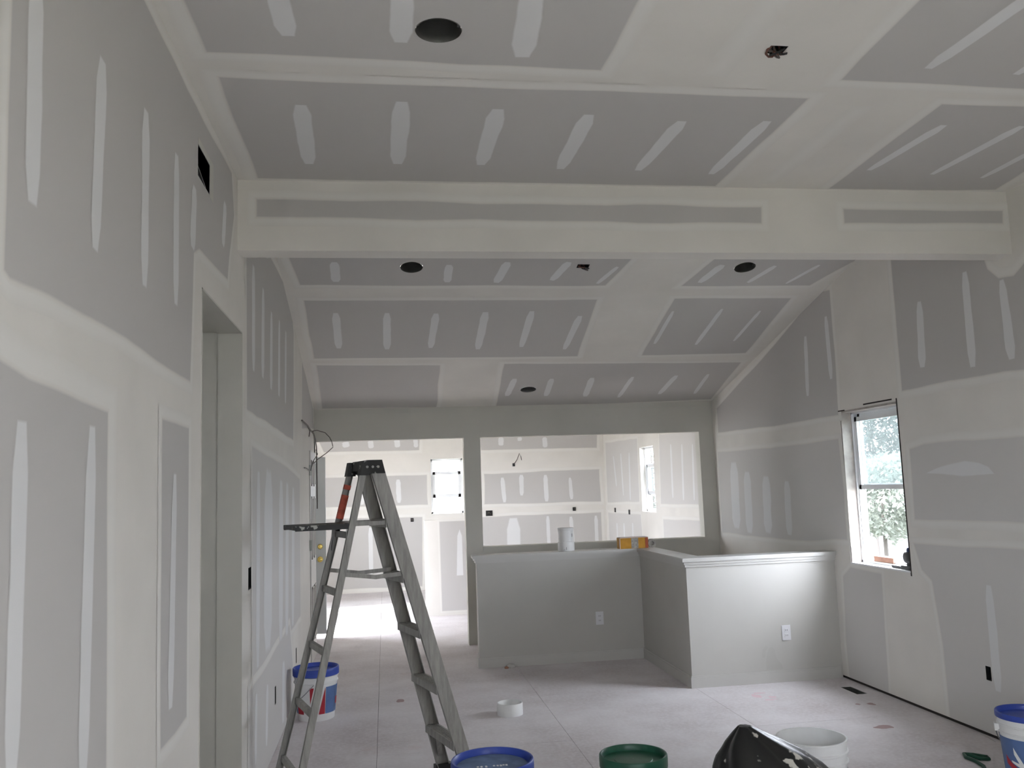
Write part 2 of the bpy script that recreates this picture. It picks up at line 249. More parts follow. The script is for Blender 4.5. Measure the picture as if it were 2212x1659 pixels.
# ------------------------------------------------------------------ mesh helpers
class MB:
    def __init__(s): s.v = []; s.f = []; s.a = []
    def add(s, vs, fs):
        b = len(s.v); s.v += [tuple(x) for x in vs]; s.f += [tuple(i + b for i in f) for f in fs]; return s
    def box(s, a, b):
        x0, y0, z0 = a; x1, y1, z1 = b
        vs = [(x0, y0, z0), (x1, y0, z0), (x1, y1, z0), (x0, y1, z0), (x0, y0, z1), (x1, y0, z1), (x1, y1, z1), (x0, y1, z1)]
        return s.add(vs, [(3, 2, 1, 0), (4, 5, 6, 7), (0, 1, 5, 4), (1, 2, 6, 5), (2, 3, 7, 6), (3, 0, 4, 7)])
    def obox(s, c, ax, half):
        c = Vector(c); e = [Vector(a).normalized() * h for a, h in zip(ax, half)]
        vs = [c + e[0] * i + e[1] * j + e[2] * k for k in (-1, 1) for j in (-1, 1) for i in (-1, 1)]
        return s.add(vs, [(0, 2, 3, 1), (4, 5, 7, 6), (0, 1, 5, 4), (1, 3, 7, 5), (3, 2, 6, 7), (2, 0, 4, 6)])
    def bar(s, p, q, wdir, w, t):
        p, q = Vector(p), Vector(q); d = (q - p).normalized(); wd = Vector(wdir); wd = (wd - d * wd.dot(d)).normalized(); td = d.cross(wd)
        return s.obox((p + q) / 2, (d, wd, td), ((q - p).length / 2, w / 2, t / 2))
    def lathe(s, prof, c, n=40, closed_bottom=False, closed_top=False, ang=0):
        c = Vector(c); vs = []; fs = []
        for r, z in prof:
            for i in range(n):
                a = ang + 2 * PI * i / n; vs.append(c + Vector((r * math.cos(a), r * math.sin(a), z)))
        for k in range(len(prof) - 1):
            for i in range(n):
                j = (i + 1) % n; fs.append((k * n + i, k * n + j, (k + 1) * n + j, (k + 1) * n + i))
        if closed_bottom: fs.append(tuple(range(n - 1, -1, -1)))
        if closed_top: fs.append(tuple(range((len(prof) - 1) * n, len(prof) * n)))
        return s.add(vs, fs)
    def tube(s, pts, r, n=8):
        pts = [Vector(p) for p in pts]; vs = []; fs = []; up = Vector((.31, .17, .93))
        for i, p in enumerate(pts):
            d = (pts[min(i + 1, len(pts) - 1)] - pts[max(i - 1, 0)]).normalized()
            a = d.cross(up).normalized(); b = d.cross(a)
            for k in range(n):
                t = 2 * PI * k / n; vs.append(p + (a * math.cos(t) + b * math.sin(t)) * r)
        for i in range(len(pts) - 1):
            for k in range(n):
                j = (k + 1) % n; fs.append((i * n + k, i * n + j, (i + 1) * n + j, (i + 1) * n + k))
        fs.append(tuple(range(n - 1, -1, -1))); fs.append(tuple(range((len(pts) - 1) * n, len(pts) * n)))
        return s.add(vs, fs)
    def prism(s, poly, z0, z1):
        n = len(poly); vs = [(x, y, z0) for x, y in poly] + [(x, y, z1) for x, y in poly]
        fs = [tuple(range(n - 1, -1, -1)), tuple(range(n, 2 * n))] + [(i, (i + 1) % n, n + (i + 1) % n, n + i) for i in range(n)]
        return s.add(vs, fs)
def abs_loc(o):
    l = Vector((0, 0, 0))
    while o is not None: l += o.location; o = o.parent
    return l
def obj(name, mb, mat, parent=None, loc=None, smooth=False, **kw):
    """one mesh object from world-space vertices; its origin is its parent's, or loc"""
    org = abs_loc(parent) if parent is not None else Vector(loc or (0, 0, 0))
    me = bpy.data.meshes.new(name); me.from_pydata([Vector(v) - org for v in mb.v], [], mb.f)
    me.materials.append(M[mat])
    if mb.a:
        at = me.attributes.new('tone', 'FLOAT', 'POINT'); at.data.foreach_set('value', mb.a)
    if smooth:
        me.polygons.foreach_set('use_smooth', [True] * len(me.polygons))
        try: me.set_sharp_from_angle(angle=math.radians(40))
        except Exception: pass
    me.update()
    o = bpy.data.objects.new(name, me); COL.objects.link(o)
    if parent is not None: o.parent = parent
    else: o.location = org
    for k, x in kw.items(): o[k] = x
    return o
def thing(name, label, cat, loc, group=None, kind=None):
    o = bpy.data.objects.new(name, None); COL.objects.link(o); o.location = loc; o.empty_display_size = .1
    o['label'] = label; o['category'] = cat
    if group: o['group'] = group
    if kind: o['kind'] = kind
    return o
def tag(o, label, cat, group=None, kind=None):
    o['label'] = label; o['category'] = cat
    if group: o['group'] = group
    if kind: o['kind'] = kind
    return o
class Frame:
    """a flat surface: local (u, v, height above the surface) to the room"""
    def __init__(s, o, u, v, n): s.o, s.u, s.v, s.n = Vector(o), Vector(u).normalized(), Vector(v).normalized(), Vector(n).normalized()
    def __call__(s, u, v, h=0.): return s.o + s.u * u + s.v * v + s.n * h
FR = {
    'LW': Frame((XL, 0, 0), (0, 1, 0), (0, 0, 1), (1, 0, 0)),
    'RW': Frame((XR, 0, 0), (0, 1, 0), (0, 0, 1), (-1, 0, 0)),
    'NC': Frame((0, 0, ZT), (1, 0, 0), (0, 1, 0), (0, 0, -1)),
    'FC': Frame((0, YF, ZF1), (1, 0, 0), (0, 1, SL), (0, SL, -1)),
    'BM': Frame((0, YB, 0), (1, 0, 0), (0, 0, 1), (0, -1, 0)),
    'FW': Frame((0, YF, 0), (1, 0, 0), (0, 0, 1), (0, -1, 0)),
    'BW': Frame((0, YW, 0), (1, 0, 0), (0, 0, 1), (0, -1, 0)),
    'BR': Frame((XB, 0, 0), (0, 1, 0), (0, 0, 1), (-1, 0, 0)),
}
def slab(F, rect, holes, th, rounds=()):
    """wall or ceiling board with rectangular holes and round cut-outs, thickness th behind the surface"""
    u0, u1, v0, v1 = rect; mb = MB()
    hs = [tuple(h) for h in holes] + [(c[0] - c[2] * 1.25, c[0] + c[2] * 1.25, c[1] - c[2] * 1.25, c[1] + c[2] * 1.25) for c in rounds]
    us = sorted({u0, u1, *[x for h in hs for x in h[:2] if u0 < x < u1]}); vs = sorted({v0, v1, *[x for h in hs for x in h[2:] if v0 < x < v1]})
    def solid(i, j):
        if i < 0 or j < 0 or i >= len(us) - 1 or j >= len(vs) - 1: return False
        a, b = (us[i] + us[i + 1]) / 2, (vs[j] + vs[j + 1]) / 2
        return not any(h[0] < a < h[1] and h[2] < b < h[3] for h in hs)
    for i in range(len(us) - 1):
        for j in range(len(vs) - 1):
            if not solid(i, j): continue
            a, b, c, d = us[i], us[i + 1], vs[j], vs[j + 1]
            P = [F(a, c), F(b, c), F(b, d), F(a, d)]; Q = [F(a, c, -th), F(b, c, -th), F(b, d, -th), F(a, d, -th)]
            mb.add(P, [(0, 1, 2, 3)]); mb.add(Q, [(3, 2, 1, 0)])
            for k, (di, dj) in enumerate(((0, -1), (1, 0), (0, 1), (-1, 0))):
                if not solid(i + di, j + dj):
                    k2 = (k + 1) % 4; mb.add([P[k], Q[k], Q[k2], P[k2]], [(0, 1, 2, 3)])
    for (cu, cv, r) in rounds:
        n = 48; q = r * 1.25; C = []; S = []
        for i in range(n):
            t = 2 * PI * i / n; c, s_ = math.cos(t), math.sin(t); m_ = max(abs(c), abs(s_))
            C.append((cu + r * c, cv + r * s_)); S.append((cu + q * c / m_, cv + q * s_ / m_))
        vs_ = [F(*x) for x in S] + [F(*x) for x in C] + [F(x[0], x[1], -th) for x in C]
        fs = []
        for i in range(n):
            j = (i + 1) % n; fs += [(i, j, n + j, n + i), (n + i, n + j, 2 * n + j, 2 * n + i)]
        mb.add(vs_, fs)
    return mb
def offset_poly(poly, d):
    n = len(poly); area = sum(poly[i][0] * poly[(i + 1) % n][1] - poly[(i + 1) % n][0] * poly[i][1] for i in range(n)); sg = 1 if area > 0 else -1
    res = []
    for i in range(n):
        p0, p1, p2 = Vector(poly[i - 1]), Vector(poly[i]), Vector(poly[(i + 1) % n])
        a = (p1 - p0).normalized(); b = (p2 - p1).normalized()
        na = Vector((a.y, -a.x)) * sg; nb = Vector((b.y, -b.x)) * sg
        m_ = na + nb; m_ = m_ / max(.35, m_.dot(m_)) * 2 if m_.length > 1e-6 else na
        if m_.length > 1.7: m_ = m_.normalized() * 1.7
        res.append(tuple(p1 + m_ * d))
    return res
def subdiv(poly, step, amp, seed):
    r = []; n = len(poly)
    for i in range(n):
        a, b = Vector(poly[i]), Vector(poly[(i + 1) % n]); L = (b - a).length; k = max(1, min(14, int(L / step)))
        nn = Vector((b.y - a.y, a.x - b.x)).normalized() if L > 1e-6 else Vector((0, 0))
        for j in range(k):
            p = a.lerp(b, j / k)
            if j: p = p + nn * amp * noise.noise(Vector((p.x * 2.3 + seed, p.y * 2.3, seed * 1.7)))
            r.append(tuple(p))
    return r
def ringed(F, core, rings, h, cuts=(), floor_z=-1e9):
    """flat patch: core polygon, then rings of growing offset, each with its feather value"""
    n = len(core); mb = MB()
    loops = [[(x, max(y, floor_z)) for x, y in offset_poly(core, d)] for d, t in rings]
    for lp, (d, t) in zip(loops, rings):
        mb.v += [tuple(F(x, y, h)) for x, y in lp]; mb.a += [t] * n
    if cuts:
        lists = [[Vector((x, y, 0)) for x, y in loops[0]]]; tot = len(mb.v); mp = list(range(n))
        for c in cuts:
            lists.append([Vector((x, y, 0)) for x, y in c]); mp += list(range(tot, tot + len(c))); tot += len(c)
            mb.v += [tuple(F(x, y, h)) for x, y in c]; mb.a += [rings[0][1]] * len(c)
        mb.f += [tuple(mp[i] for i in t) for t in tessellate_polygon(lists)]
    else: mb.f.append(tuple(range(n)))
    for k in range(len(rings) - 1):
        for i in range(n):
            j = (i + 1) % n; mb.f.append((k * n + i, (k + 1) * n + i, (k + 1) * n + j, k * n + j))
    return mb
def inside(p, poly):
    r = False
    for i in range(len(poly)):
        a, b = poly[i - 1], poly[i]
        if (a[1] > p[1]) != (b[1] > p[1]) and p[0] < (b[0] - a[0]) * (p[1] - a[1]) / (b[1] - a[1]) + a[0]: r = not r
    return r
def drywall(F_key, parent, holes=(), rounds=()):
    F = FR[F_key]; allcuts = [[(a, c), (b, c), (b, d), (a, d)] for a, b, c, d in holes if c > 0 or F_key in ('NC', 'FC')] + [[(u + r * math.cos(2 * PI * i / 40), v + r * math.sin(2 * PI * i / 40)) for i in range(40)] for u, v, r in rounds]
    for idx, (fk, poly, strips, wd, sk) in enumerate(PANELS):
        if fk != F_key: continue
        h = .0010 + .00011 * (idx % 9)
        if fk in ('LW', 'RW'): poly = [(y, -.1 if z < .12 else z) for y, z in poly]
        core = subdiv(poly, .16, .012, idx * 3.1)
        pn = obj('drywall_panel', ringed(F, core, [(-.006, .0), (.006, .55), (.016, 1.0), (wd * .55, .95), (wd, .64)], h, [c for c in allcuts if all(inside(q, core) for q in c)], {'RW': .024, 'LW': .003}.get(F_key, -1e9)), 'skim' if sk else 'panel', parent)
        for (ax, ay, bx, by, w0, w1) in strips:
            a, b = Vector((ax, ay)), Vector((bx, by)); d = b - a; L = d.length; d.normalize(); nn = Vector((-d.y, d.x)); pts = []
            sd = random.random() * 50
            w0, w1 = max(w0, .02) * .9, max(w1, .02) * .9
            N = 7
            for side in (1, -1):
                rng = range(N + 1) if side == 1 else range(N, -1, -1)
                for i in rng:
                    t = i / N; wdt = w0 + (w1 - w0) * t
                    tap = 1. if 0 < i < N else .55
                    wob = 1 + .16 * noise.noise(Vector((t * 4 + sd, side, 0)))
                    pts.append(tuple(a + d * L * t + nn * side * wdt / 2 * tap * wob))
            wm = min(w0, w1)
            obj('compound_strip', ringed(F, pts, [(-wm * .12, 1.0), (wm * .10, .0)], h + .0006), 'skimstrip' if sk else 'strip', pn)

# ------------------------------------------------------------------ room shell
def struct(name, mb, mat, label, cat, parent=None):
    return tag(obj(name, mb, mat, parent), label, cat, kind='structure')
LW_HOLES = [(3.608, 4.621, -1, 2.444), (-.7, .1, .8, 2.0), (3.512, 3.750, 2.878, 3.008), (4.835, 4.990, 1.112, 1.228), (5.930, 5.998, .278, .392), (7.283, 7.351, .280, .400)]
wall_left = struct('wall_left', slab(FR['LW'], (-1.5, YF + .14, 0, 3.9), LW_HOLES, .12), 'mud', 'left drywall wall with taped joints, an open doorway and a duct hole', 'wall')
drywall('LW', wall_left, LW_HOLES)
RW_HOLES = [(5.7415, 6.5414, .9171, 2.1132), (5.001, 5.052, .340, .424)]
wall_right = struct('wall_right', slab(FR['RW'], (-1.5, YF + .14, .022, 3.9), RW_HOLES, .16), 'mud', 'right drywall wall holding the tall window, taped but unpainted', 'wall')
drywall('RW', wall_right, RW_HOLES)
obj('compound_patch', ringed(FR['RW'], ARC, [(-.006, 1.), (.012, 0)], .0026), 'skimstrip', wall_right)
mb = MB(); mb.box((XR + .012, -1.5, 0), (XR + .10, YF, .02)); obj('sole_plate', mb, 'darkgap', wall_right)
CAN = .083
ceil_near = struct('ceiling', slab(FR['NC'], (XL - .1, XR + .15, -1.5, YB + .02), [(1.456, 1.526, 2.932, 2.992)], .02, [(.214, 2.92, CAN)]), 'mud', 'flat near ceiling of taped drywall above the camera side of the beam', 'ceiling')
drywall('NC', ceil_near, [(1.456, 1.526, 2.932, 2.992)], [(.214, 2.92, CAN)])
vloc = lambda y: (y - YF) * KS
ceil_far = struct('ceiling_far', slab(FR['FC'], (XL - .1, XR + .15, vloc(YB + .05), .16), [(1.440, 1.533, vloc(6.205), vloc(6.262))], .02, [(.218, vloc(6.254), CAN), (2.756, vloc(6.243), CAN), (1.466, vloc(8.799), CAN)]), 'mud', 'sloping far ceiling of taped drywall falling toward the pass-through wall', 'ceiling')
drywall('FC', ceil_far, [(1.440, 1.533, vloc(6.205), vloc(6.262))], [(.218, vloc(6.254), CAN), (2.756, vloc(6.243), CAN), (1.466, vloc(8.799), CAN)])
mb = MB(); mb.box((XL - .05, YB, ZB), (XR + .05, YB + TB, 3.95))
def seam(F, a, b, wd, parent):
    A, B = Vector(a), Vector(b); d = (B - A).normalized(); nn = Vector((-d.y, d.x)) * wd / 2
    core = subdiv([tuple(A + nn), tuple(B + nn), tuple(B - nn), tuple(A - nn)], .2, .01, a[0])
    obj('joint_band', ringed(F, core, [(-.012, .9), (.04, .64)], .0006), 'panel', parent)
seam(FR['NC'], (1.33, 1.6), (1.33, 3.15), .035, ceil_near)
seam(FR['NC'], (2.10, 3.45), (2.10, 4.35), .03, ceil_near)
beam = struct('beam', mb, 'mud', 'drywall-wrapped ceiling beam crossing the room between the two ceilings', 'beam')
drywall('BM', beam)
wall_far = struct('wall_far', slab(FR['FW'], (XL - .05, XR + .1, 0, 2.75), [(XL, .8325, -1, ZH), (1.0083, 3.4346, .9912, ZH)], .135), 'farwall', 'far partition wall with a doorway on its left and a wide pass-through', 'wall')
mb = MB(); mb.box((1.0083, YF - .012, .955), (3.4346, YF + .145, .993)); obj('sill_board', mb, 'farwall', wall_far)
mb = MB(); mb.box((XL - .05, YF - .006, ZF1 - .055), (XR, YF, ZF1 + .02)); obj('corner_tape', mb, 'farwall', wall_far)
# rear of the room, behind the camera, with an opening added to let daylight in
FRr = Frame((0, -1.4, 0), (1, 0, 0), (0, 0, 1), (0, 1, 0))
struct('wall_rear', slab(FRr, (XL - .1, XR + .15, 0, 3.4), [(1.0, 1.6, 1.35, 2.45)], .14), 'mud', 'rear wall behind the camera with an added daylight opening', 'wall')
# hall behind the left doorway
mb = MB()
mb.box((-2.3, 4.621, 0), (XL - .119, 4.74, 2.6)); mb.box((-2.3, 3.2, 0), (XL - .119, 3.32, 2.6)); mb.box((-2.4, 3.2, 0), (-2.28, 4.74, 2.6)); mb.box((-2.4, 3.2, 2.444), (XL - .119, 4.74, 2.56))
struct('wall_hall', mb, 'farwall', 'plain side hall walls and soffit seen through the left doorway', 'wall')
mb = MB(); mb.box((XL - .119, 4.610, 0), (XL + .002, 4.621, 2.444)); mb.box((XL - .119, 3.608, 0), (XL + .002, 3.615, 2.444)); mb.box((XL - .119, 3.608, 2.436), (XL + .002, 4.621, 2.444))
obj('corner_bead', mb, 'farwall', wall_left)

# floor: plywood sheets over a dark underlay
FLX0, FLX1, FLY0, FLY1 = -2.45, 3.86, -1.6, 14.75
FRf = Frame((0, 0, 0), (1, 0, 0), (0, 1, 0), (0, 0, 1))
floor = struct('floor', slab(Frame((0, 0, -.021), (1, 0, 0), (0, 1, 0), (0, 0, 1)), (FLX0, FLX1, FLY0, FLY1), [(3.415, 3.500, 6.268, 6.518)], .06), 'darkgap', 'dusty plywood subfloor with faint sheet seams and pale plaster dust', 'floor')
xs = [-2.45, -1.296, -.077, 1.145, 2.366, 3.588, 3.86]
for i in range(len(xs) - 1):
    y = FLY0 - (1.25 if i % 2 else 0.05)
    while y < FLY1:
        a, b = max(y, FLY0), min(y + 2.44, FLY1)
        if b - a > .05:
            hole = [(3.415, 3.500, 6.268, 6.518)] if xs[i] < 3.45 < xs[i + 1] and a < 6.3 < b else []
            obj('subfloor_sheet', slab(FRf, (xs[i] + .0012, xs[i + 1] - .0012, a + .0012, b - .0012), hole, .02), 'floor', floor)
        y += 2.44
mb = MB()
for a, b in (((3.41, 6.26, -.3), (3.417, 6.526, -.004)), ((3.498, 6.26, -.3), (3.505, 6.526, -.004)), ((3.41, 6.26, -.3), (3.505, 6.27, -.004)), ((3.41, 6.516, -.3), (3.505, 6.526, -.004)), ((3.41, 6.26, -.31), (3.505, 6.526, -.3))): mb.box(a, b)
tag(obj('floor_register_duct', mb, 'cansteel', None, (3.457, 6.39, 0)), 'open dark floor duct hole beside the right wall near the half wall', 'duct')
# dried stains on the sheets
def blot(cx, cy, rx, ry, seed):
    mb = MB(); n = 18; vs = []
    for i in range(n):
        t = 2 * PI * i / n; k = 1 + .5 * noise.noise(Vector((math.cos(t) * 1.5 + seed, math.sin(t) * 1.5, seed)))
        vs.append((cx + rx * k * math.cos(t), cy + ry * k * math.sin(t), .0012))
    mb.add(vs, [tuple(range(n))]); return mb
for i, (cx, cy, rx, ry) in enumerate(((3.13, 5.43, .07, .035), (3.36, 5.98, .025, .03), (3.27, 6.0, .016, .02), (.09, 7.05, .035, .05))):
    obj('floor_stain', blot(cx, cy, rx, ry, i * 4.3), 'stain', floor)
M['pink'] = simple('pink_chalk', (.70, .54, .58), .9)
for i, (cx, cy, rx, ry) in enumerate(((2.70, 6.42, .035, .05), (2.80, 6.36, .03, .03), (2.76, 6.50, .04, .02), (2.75, 6.29, .05, .018))): obj('chalk_mark', blot(cx, cy, rx, ry, 20 + i * 2.7), 'pink', floor)

# ------------------------------------------------------------------ back room
BWH = [(.750, 1.285, 1.213, 2.112)]
wall_back = struct('wall_back', slab(FR['BW'], (-1.75, XB + .15, 0, 2.9), BWH, .16), 'mud', 'bright end wall of the back room with a vented window', 'wall')
drywall('BW', wall_back)
wall_br = struct('wall_backright', slab(FR['BR'], (YF + .13, YW, 0, 2.9), [(11.81, 12.46, 1.192, 2.112)], .16), 'mud', 'right side wall of the back room with a narrow window', 'wall')
drywall('BR', wall_br)
FBL = Frame((-1.6, 0, 0), (0, 1, 0), (0, 0, 1), (1, 0, 0))
struct('wall_backleft', slab(FBL, (YF + .13, YW, 0, 2.9), [(10.31, 11.21, -1, 2.04), (12.2, 12.8, .9, 2.0)], .16), 'mud', 'left outer wall of the back room with the entry doorway', 'wall')
mb = MB(); mb.box((-1.75, YF + .14, 0), (XL - .119, YF + .2, 2.9)); struct('wall_backnear', mb, 'mud', 'near side wall of the back room left of the doorway', 'wall')
mb = MB(); mb.box((-1.8, YF + .10, 2.72), (XB + .2, YW + .2, 2.85)); struct('ceiling_back', mb, 'mud', 'flat ceiling of the bright back room', 'ceiling')
mb = MB(); mb.box((-2.5, -1.6, 4.0), (3.95, 9.6, 4.1)); struct('roof', mb, 'mud', 'roof deck over the main room', 'roof')
# short drywall stub wall
mb = MB(); mb.box((.495, 11.525, 0), (1.18, 11.65, 1.215))
stub = struct('wall_stub', mb, 'mud', 'short white drywall stub wall standing in the back room', 'wall')
FST = Frame((0, 11.525, 0), (1, 0, 0), (0, 0, 1), (0, -1, 0))
pn = obj('drywall_panel', ringed(FST, [(.70, .06), (1.16, .06), (1.16, 1.19), (.69, 1.19)], [(-.006, 0), (.006, .55), (.016, 1.), (.03, .5)], .001), 'panel', stub)
obj('compound_strip', ringed(FST, [(.90, .5), (.98, .5), (.975, 1.0), (.95, 1.08), (.92, 1.0)], [(-.008, 1.), (.008, 0)], .0016), 'strip', pn)

# ------------------------------------------------------------------ stairwell half wall
xL, xI, Yl, Yr, TH = .8135, 2.3441, 8.0775, 6.8017, .12
def lpoly(e, end=True):
    l = xL - (e if end else 0)
    return [(l, Yl - e), (xI - e, Yl - e), (xI - e, Yr - e), (XR, Yr - e), (XR, Yr + TH + e), (xI + TH + e, Yr + TH + e), (xI + TH + e, Yl + TH + e), (l, Yl + TH + e)]
mb = MB(); mb.prism(lpoly(0), 0, .94)
hw = struct('wall_stair', mb, 'paint', 'painted L-shaped half wall with a ledge cap around the stairwell', 'wall')
mb = MB(); mb.prism(lpoly(.012), .925, .945); mb.prism(lpoly(.022), .945, .968); obj('cap_moulding', mb, 'trimwhite', hw)
mb = MB(); mb.prism(lpoly(.038), .968, .99); mb.prism(lpoly(.034), .99, .997); obj('cap_board', mb, 'trimwhite', hw)
mb = MB()
for e, z0, z1 in ((.013, 0, .078), (.008, .078, .092)):
    mb.box((xL - e, Yl - e, z0), (xI - e, Yl, z1)); mb.box((xI - e, Yr - e, z0), (xI, Yl, z1)); mb.box((xI, Yr - e, z0), (XR - .02, Yr, z1)); mb.box((xL - e, Yl, z0), (xL, Yl + TH + e, z1))
bb = obj('baseboard', mb, 'trimwhite', hw)
def scuff(pts, mat):
    mb = MB(); mb.add([(x, Yr - .0012, z) for x, z in pts], [tuple(range(len(pts)))]); obj('scuff', mb, mat, hw)
scuff([(2.955, .10), (2.962, .19), (2.985, .26), (3.01, .275), (3.035, .25), (3.05, .18), (3.085, .14), (3.10, .10)], 'dirtlight')
scuff([(2.928, .20), (2.935, .255), (2.965, .29), (2.985, .275), (2.96, .24), (2.95, .19)], 'dirtlight')

# ------------------------------------------------------------------ windows and doors
def window(name, F, u0, u1, v0, v1, depth, up, lo, mats, label, sw=.035):
    """vinyl double-hung window: frame, two sashes with panes; up, lo = (bottom, top) of each sash"""
    root = thing(name, label, 'window', F((u0 + u1) / 2, v0), kind='structure')
    d0, d1 = -depth, -depth - .075; fw = .028
    def bx(mb, a, b, c, d, h0, h1):
        P = [F(a, c, h0), F(b, c, h0), F(b, d, h0), F(a, d, h0), F(a, c, h1), F(b, c, h1), F(b, d, h1), F(a, d, h1)]
        mb.add(P, [(0, 1, 2, 3), (7, 6, 5, 4), (0, 4, 5, 1), (1, 5, 6, 2), (2, 6, 7, 3), (3, 7, 4, 0)])
    mb = MB()
    bx(mb, u0, u0 + fw, v0, v1, d0, d1); bx(mb, u1 - fw, u1, v0, v1, d0, d1); bx(mb, u0, u1, v1 - fw, v1, d0, d1); bx(mb, u0, u1, v0, v0 + fw, d0, d1)
    for uu, s_ in ((u0 + fw, 1), (u1 - fw, -1)):                 # jamb tracks
        for q in (.012, .036, .060): bx(mb, min(uu, uu + s_ * .010), max(uu, uu + s_ * .010), v0 + fw, v1 - fw, d0 - q, d0 - q - .005)
    bx(mb, u0 + fw, u1 - fw, v0 + fw, v0 + fw + .012, d0 - .015, d0 - .06)
    obj('frame', mb, 'vinyl', root)
    for k, (b, t) in enumerate((lo, up)):
        h0 = d0 - (.014 if k == 0 else .042); h1 = h0 - .022; a, c = u0 + fw + .006, u1 - fw - .006
        mb = MB(); bx(mb, a, a + sw, b, t, h0, h1); bx(mb, c - sw, c, b, t, h0, h1); bx(mb, a, c, b, b + sw, h0, h1); bx(mb, a, c, t - sw, t, h0, h1)
        sh = obj('sash', mb, 'vinyl', root)
        mb = MB(); bx(mb, a + sw - .004, c - sw + .004, b + sw - .004, t - sw + .004, h0 - .009, h0 - .013)
        obj('pane', mb, mats[k], sh)
    return root
win = window('window_1', FR['RW'], 5.7415, 6.5414, .9171, 2.1132, .085, (1.50, 2.085), (1.492, 2.06), ('dirtyglass', 'dirtyglass'), 'tall white window on the right wall with its lower half open to greenery')
mb = MB()
for y0, y1, z0, z1 in ((5.7415, 6.5414, 2.098, 2.1132), (6.527, 6.5414, .9171, 2.098)):
    mb = MB(); mb.box((XR + .004, y0, z0), (XR + .085, y1, z1)); obj('jamb_board', mb, 'rawwood', win)
for a, b in (((XR - .002, 5.736, .895), (XR + .004, 5.748, 2.135)), ((XR - .002, 5.80, 2.128), (XR + .003, 6.18, 2.138)), ((XR - .002, 6.46, 2.11), (XR + .003, 6.56, 2.119))):
    mb = MB(); mb.box(a, b); obj('bead_gap', mb, 'darkgap', win)
mb = MB(); mb.box((XR - .004, 5.745, .9171), (XR + .085, 6.54, .928)); obj('stool', mb, 'vinyl', win)
window('window_2', FR['BW'], .750, 1.285, 1.213, 2.112, .07, (1.470, 1.905), (1.485, 1.895), ('dirtyglass', 'dirtyglass'), 'back room end window with both sashes set mid height, glaring white', .042)
window('window_3', FR['BR'], 11.81, 12.46, 1.192, 2.112, .07, (1.425, 1.875), (1.44, 1.865), ('dirtyglass', 'dirtyglass'), 'narrow window on the right wall of the back room, sashes mid height', .042)
window('window_added_near', FR['LW'], -.7, .1, .8, 2.0, .04, (1.38, 1.97), (.83, 1.42), ('glass', 'glass'), 'added daylight window of the left wall beside the camera, outside the view', .03)  # unseen window added to bring daylight onto the near floor and ceiling
window('window_added_back', FBL, 12.2, 12.8, .9, 2.0, .07, (1.45, 1.97), (.93, 1.47), ('glass', 'glass'), 'added daylight window in the left wall of the back room, hidden from here', .03)  # unseen window added to brighten the back room

# entry door standing open, seen past the left wall
dr = thing('door_1', 'grey primed entry door standing open in the back room with brass locks', 'door', (-1.58, 10.28, 0), kind='structure')
mb = MB(); mb.box((-1.575, 10.262, .05), (-.672, 10.305, 2.02)); leaf = obj('leaf', mb, 'doorpaint', dr)
for zc in (.872, 1.012):
    mb = MB(); c = Vector((-.735, 10.262, zc))
    prof = [(.031, 0), (.031, .006), (.012, .012), (.012, .03), (.027, .04), (.029, .055), (.018, .066), (.0, .068)] if zc < .9 else [(.030, 0), (.030, .012), (.022, .022), (.0, .024)]
    n = 20; vs = []
    for r, h in prof:
        for i in range(n): vs.append((c.x + r * math.cos(2 * PI * i / n), c.y - h, c.z + r * math.sin(2 * PI * i / n)))
    fs = [(k * n + i, k * n + (i + 1) % n, (k + 1) * n + (i + 1) % n, (k + 1) * n + i) for k in range(len(prof) - 1) for i in range(n)]
    mb.add(vs, fs); obj('knob' if zc < .9 else 'deadbolt', mb, 'brass', dr, smooth=True)
mb = MB(); mb.box((-.674, 10.27, .85), (-.669, 10.297, .90)); obj('latch_plate', mb, 'brass', dr)
# six panel door closed in the left wall by the far corner
d2 = thing('door_2', 'narrow white panelled door edge-on in the left wall by the far corner', 'door', (XL, 8.95, 0), kind='structure')
mb = MB(); mb.box((XL, 8.66, .02), (XL + .012, 9.25, 2.02)); obj('leaf', mb, 'trimwhite', d2)
for y0, y1 in ((8.74, 8.91), (9.00, 9.17)):
    for z0, z1 in ((.20, .72), (.98, 1.58), (1.68, 1.93)):
        mb = MB()
        for a, b, c, d in ((y0, y1, z0, z0 + .02), (y0, y1, z1 - .02, z1), (y0, y0 + .016, z0, z1), (y1 - .016, y1, z0, z1)): mb.box((XL + .011, a, c), (XL + .020, b, d))
        obj('panel_moulding', mb, 'trimwhite', d2)
        for q in (y0 - .012, y1): 
            mb = MB(); mb.box((XL + .0115, q, z0), (XL + .0135, q + .012, z1)); obj('groove_shade', mb, 'wire', d2)  # dark raised strips paint in the shade of the panel grooves
for zc in (.30, 1.12, 1.83):
    mb = MB(); mb.box((XL + .002, 8.615, zc - .05), (XL + .016, 8.66, zc + .05)); mb.tube([(XL + .018, 8.66, zc - .05), (XL + .018, 8.66, zc + .05)], .007); obj('hinge', mb, 'steel', d2)

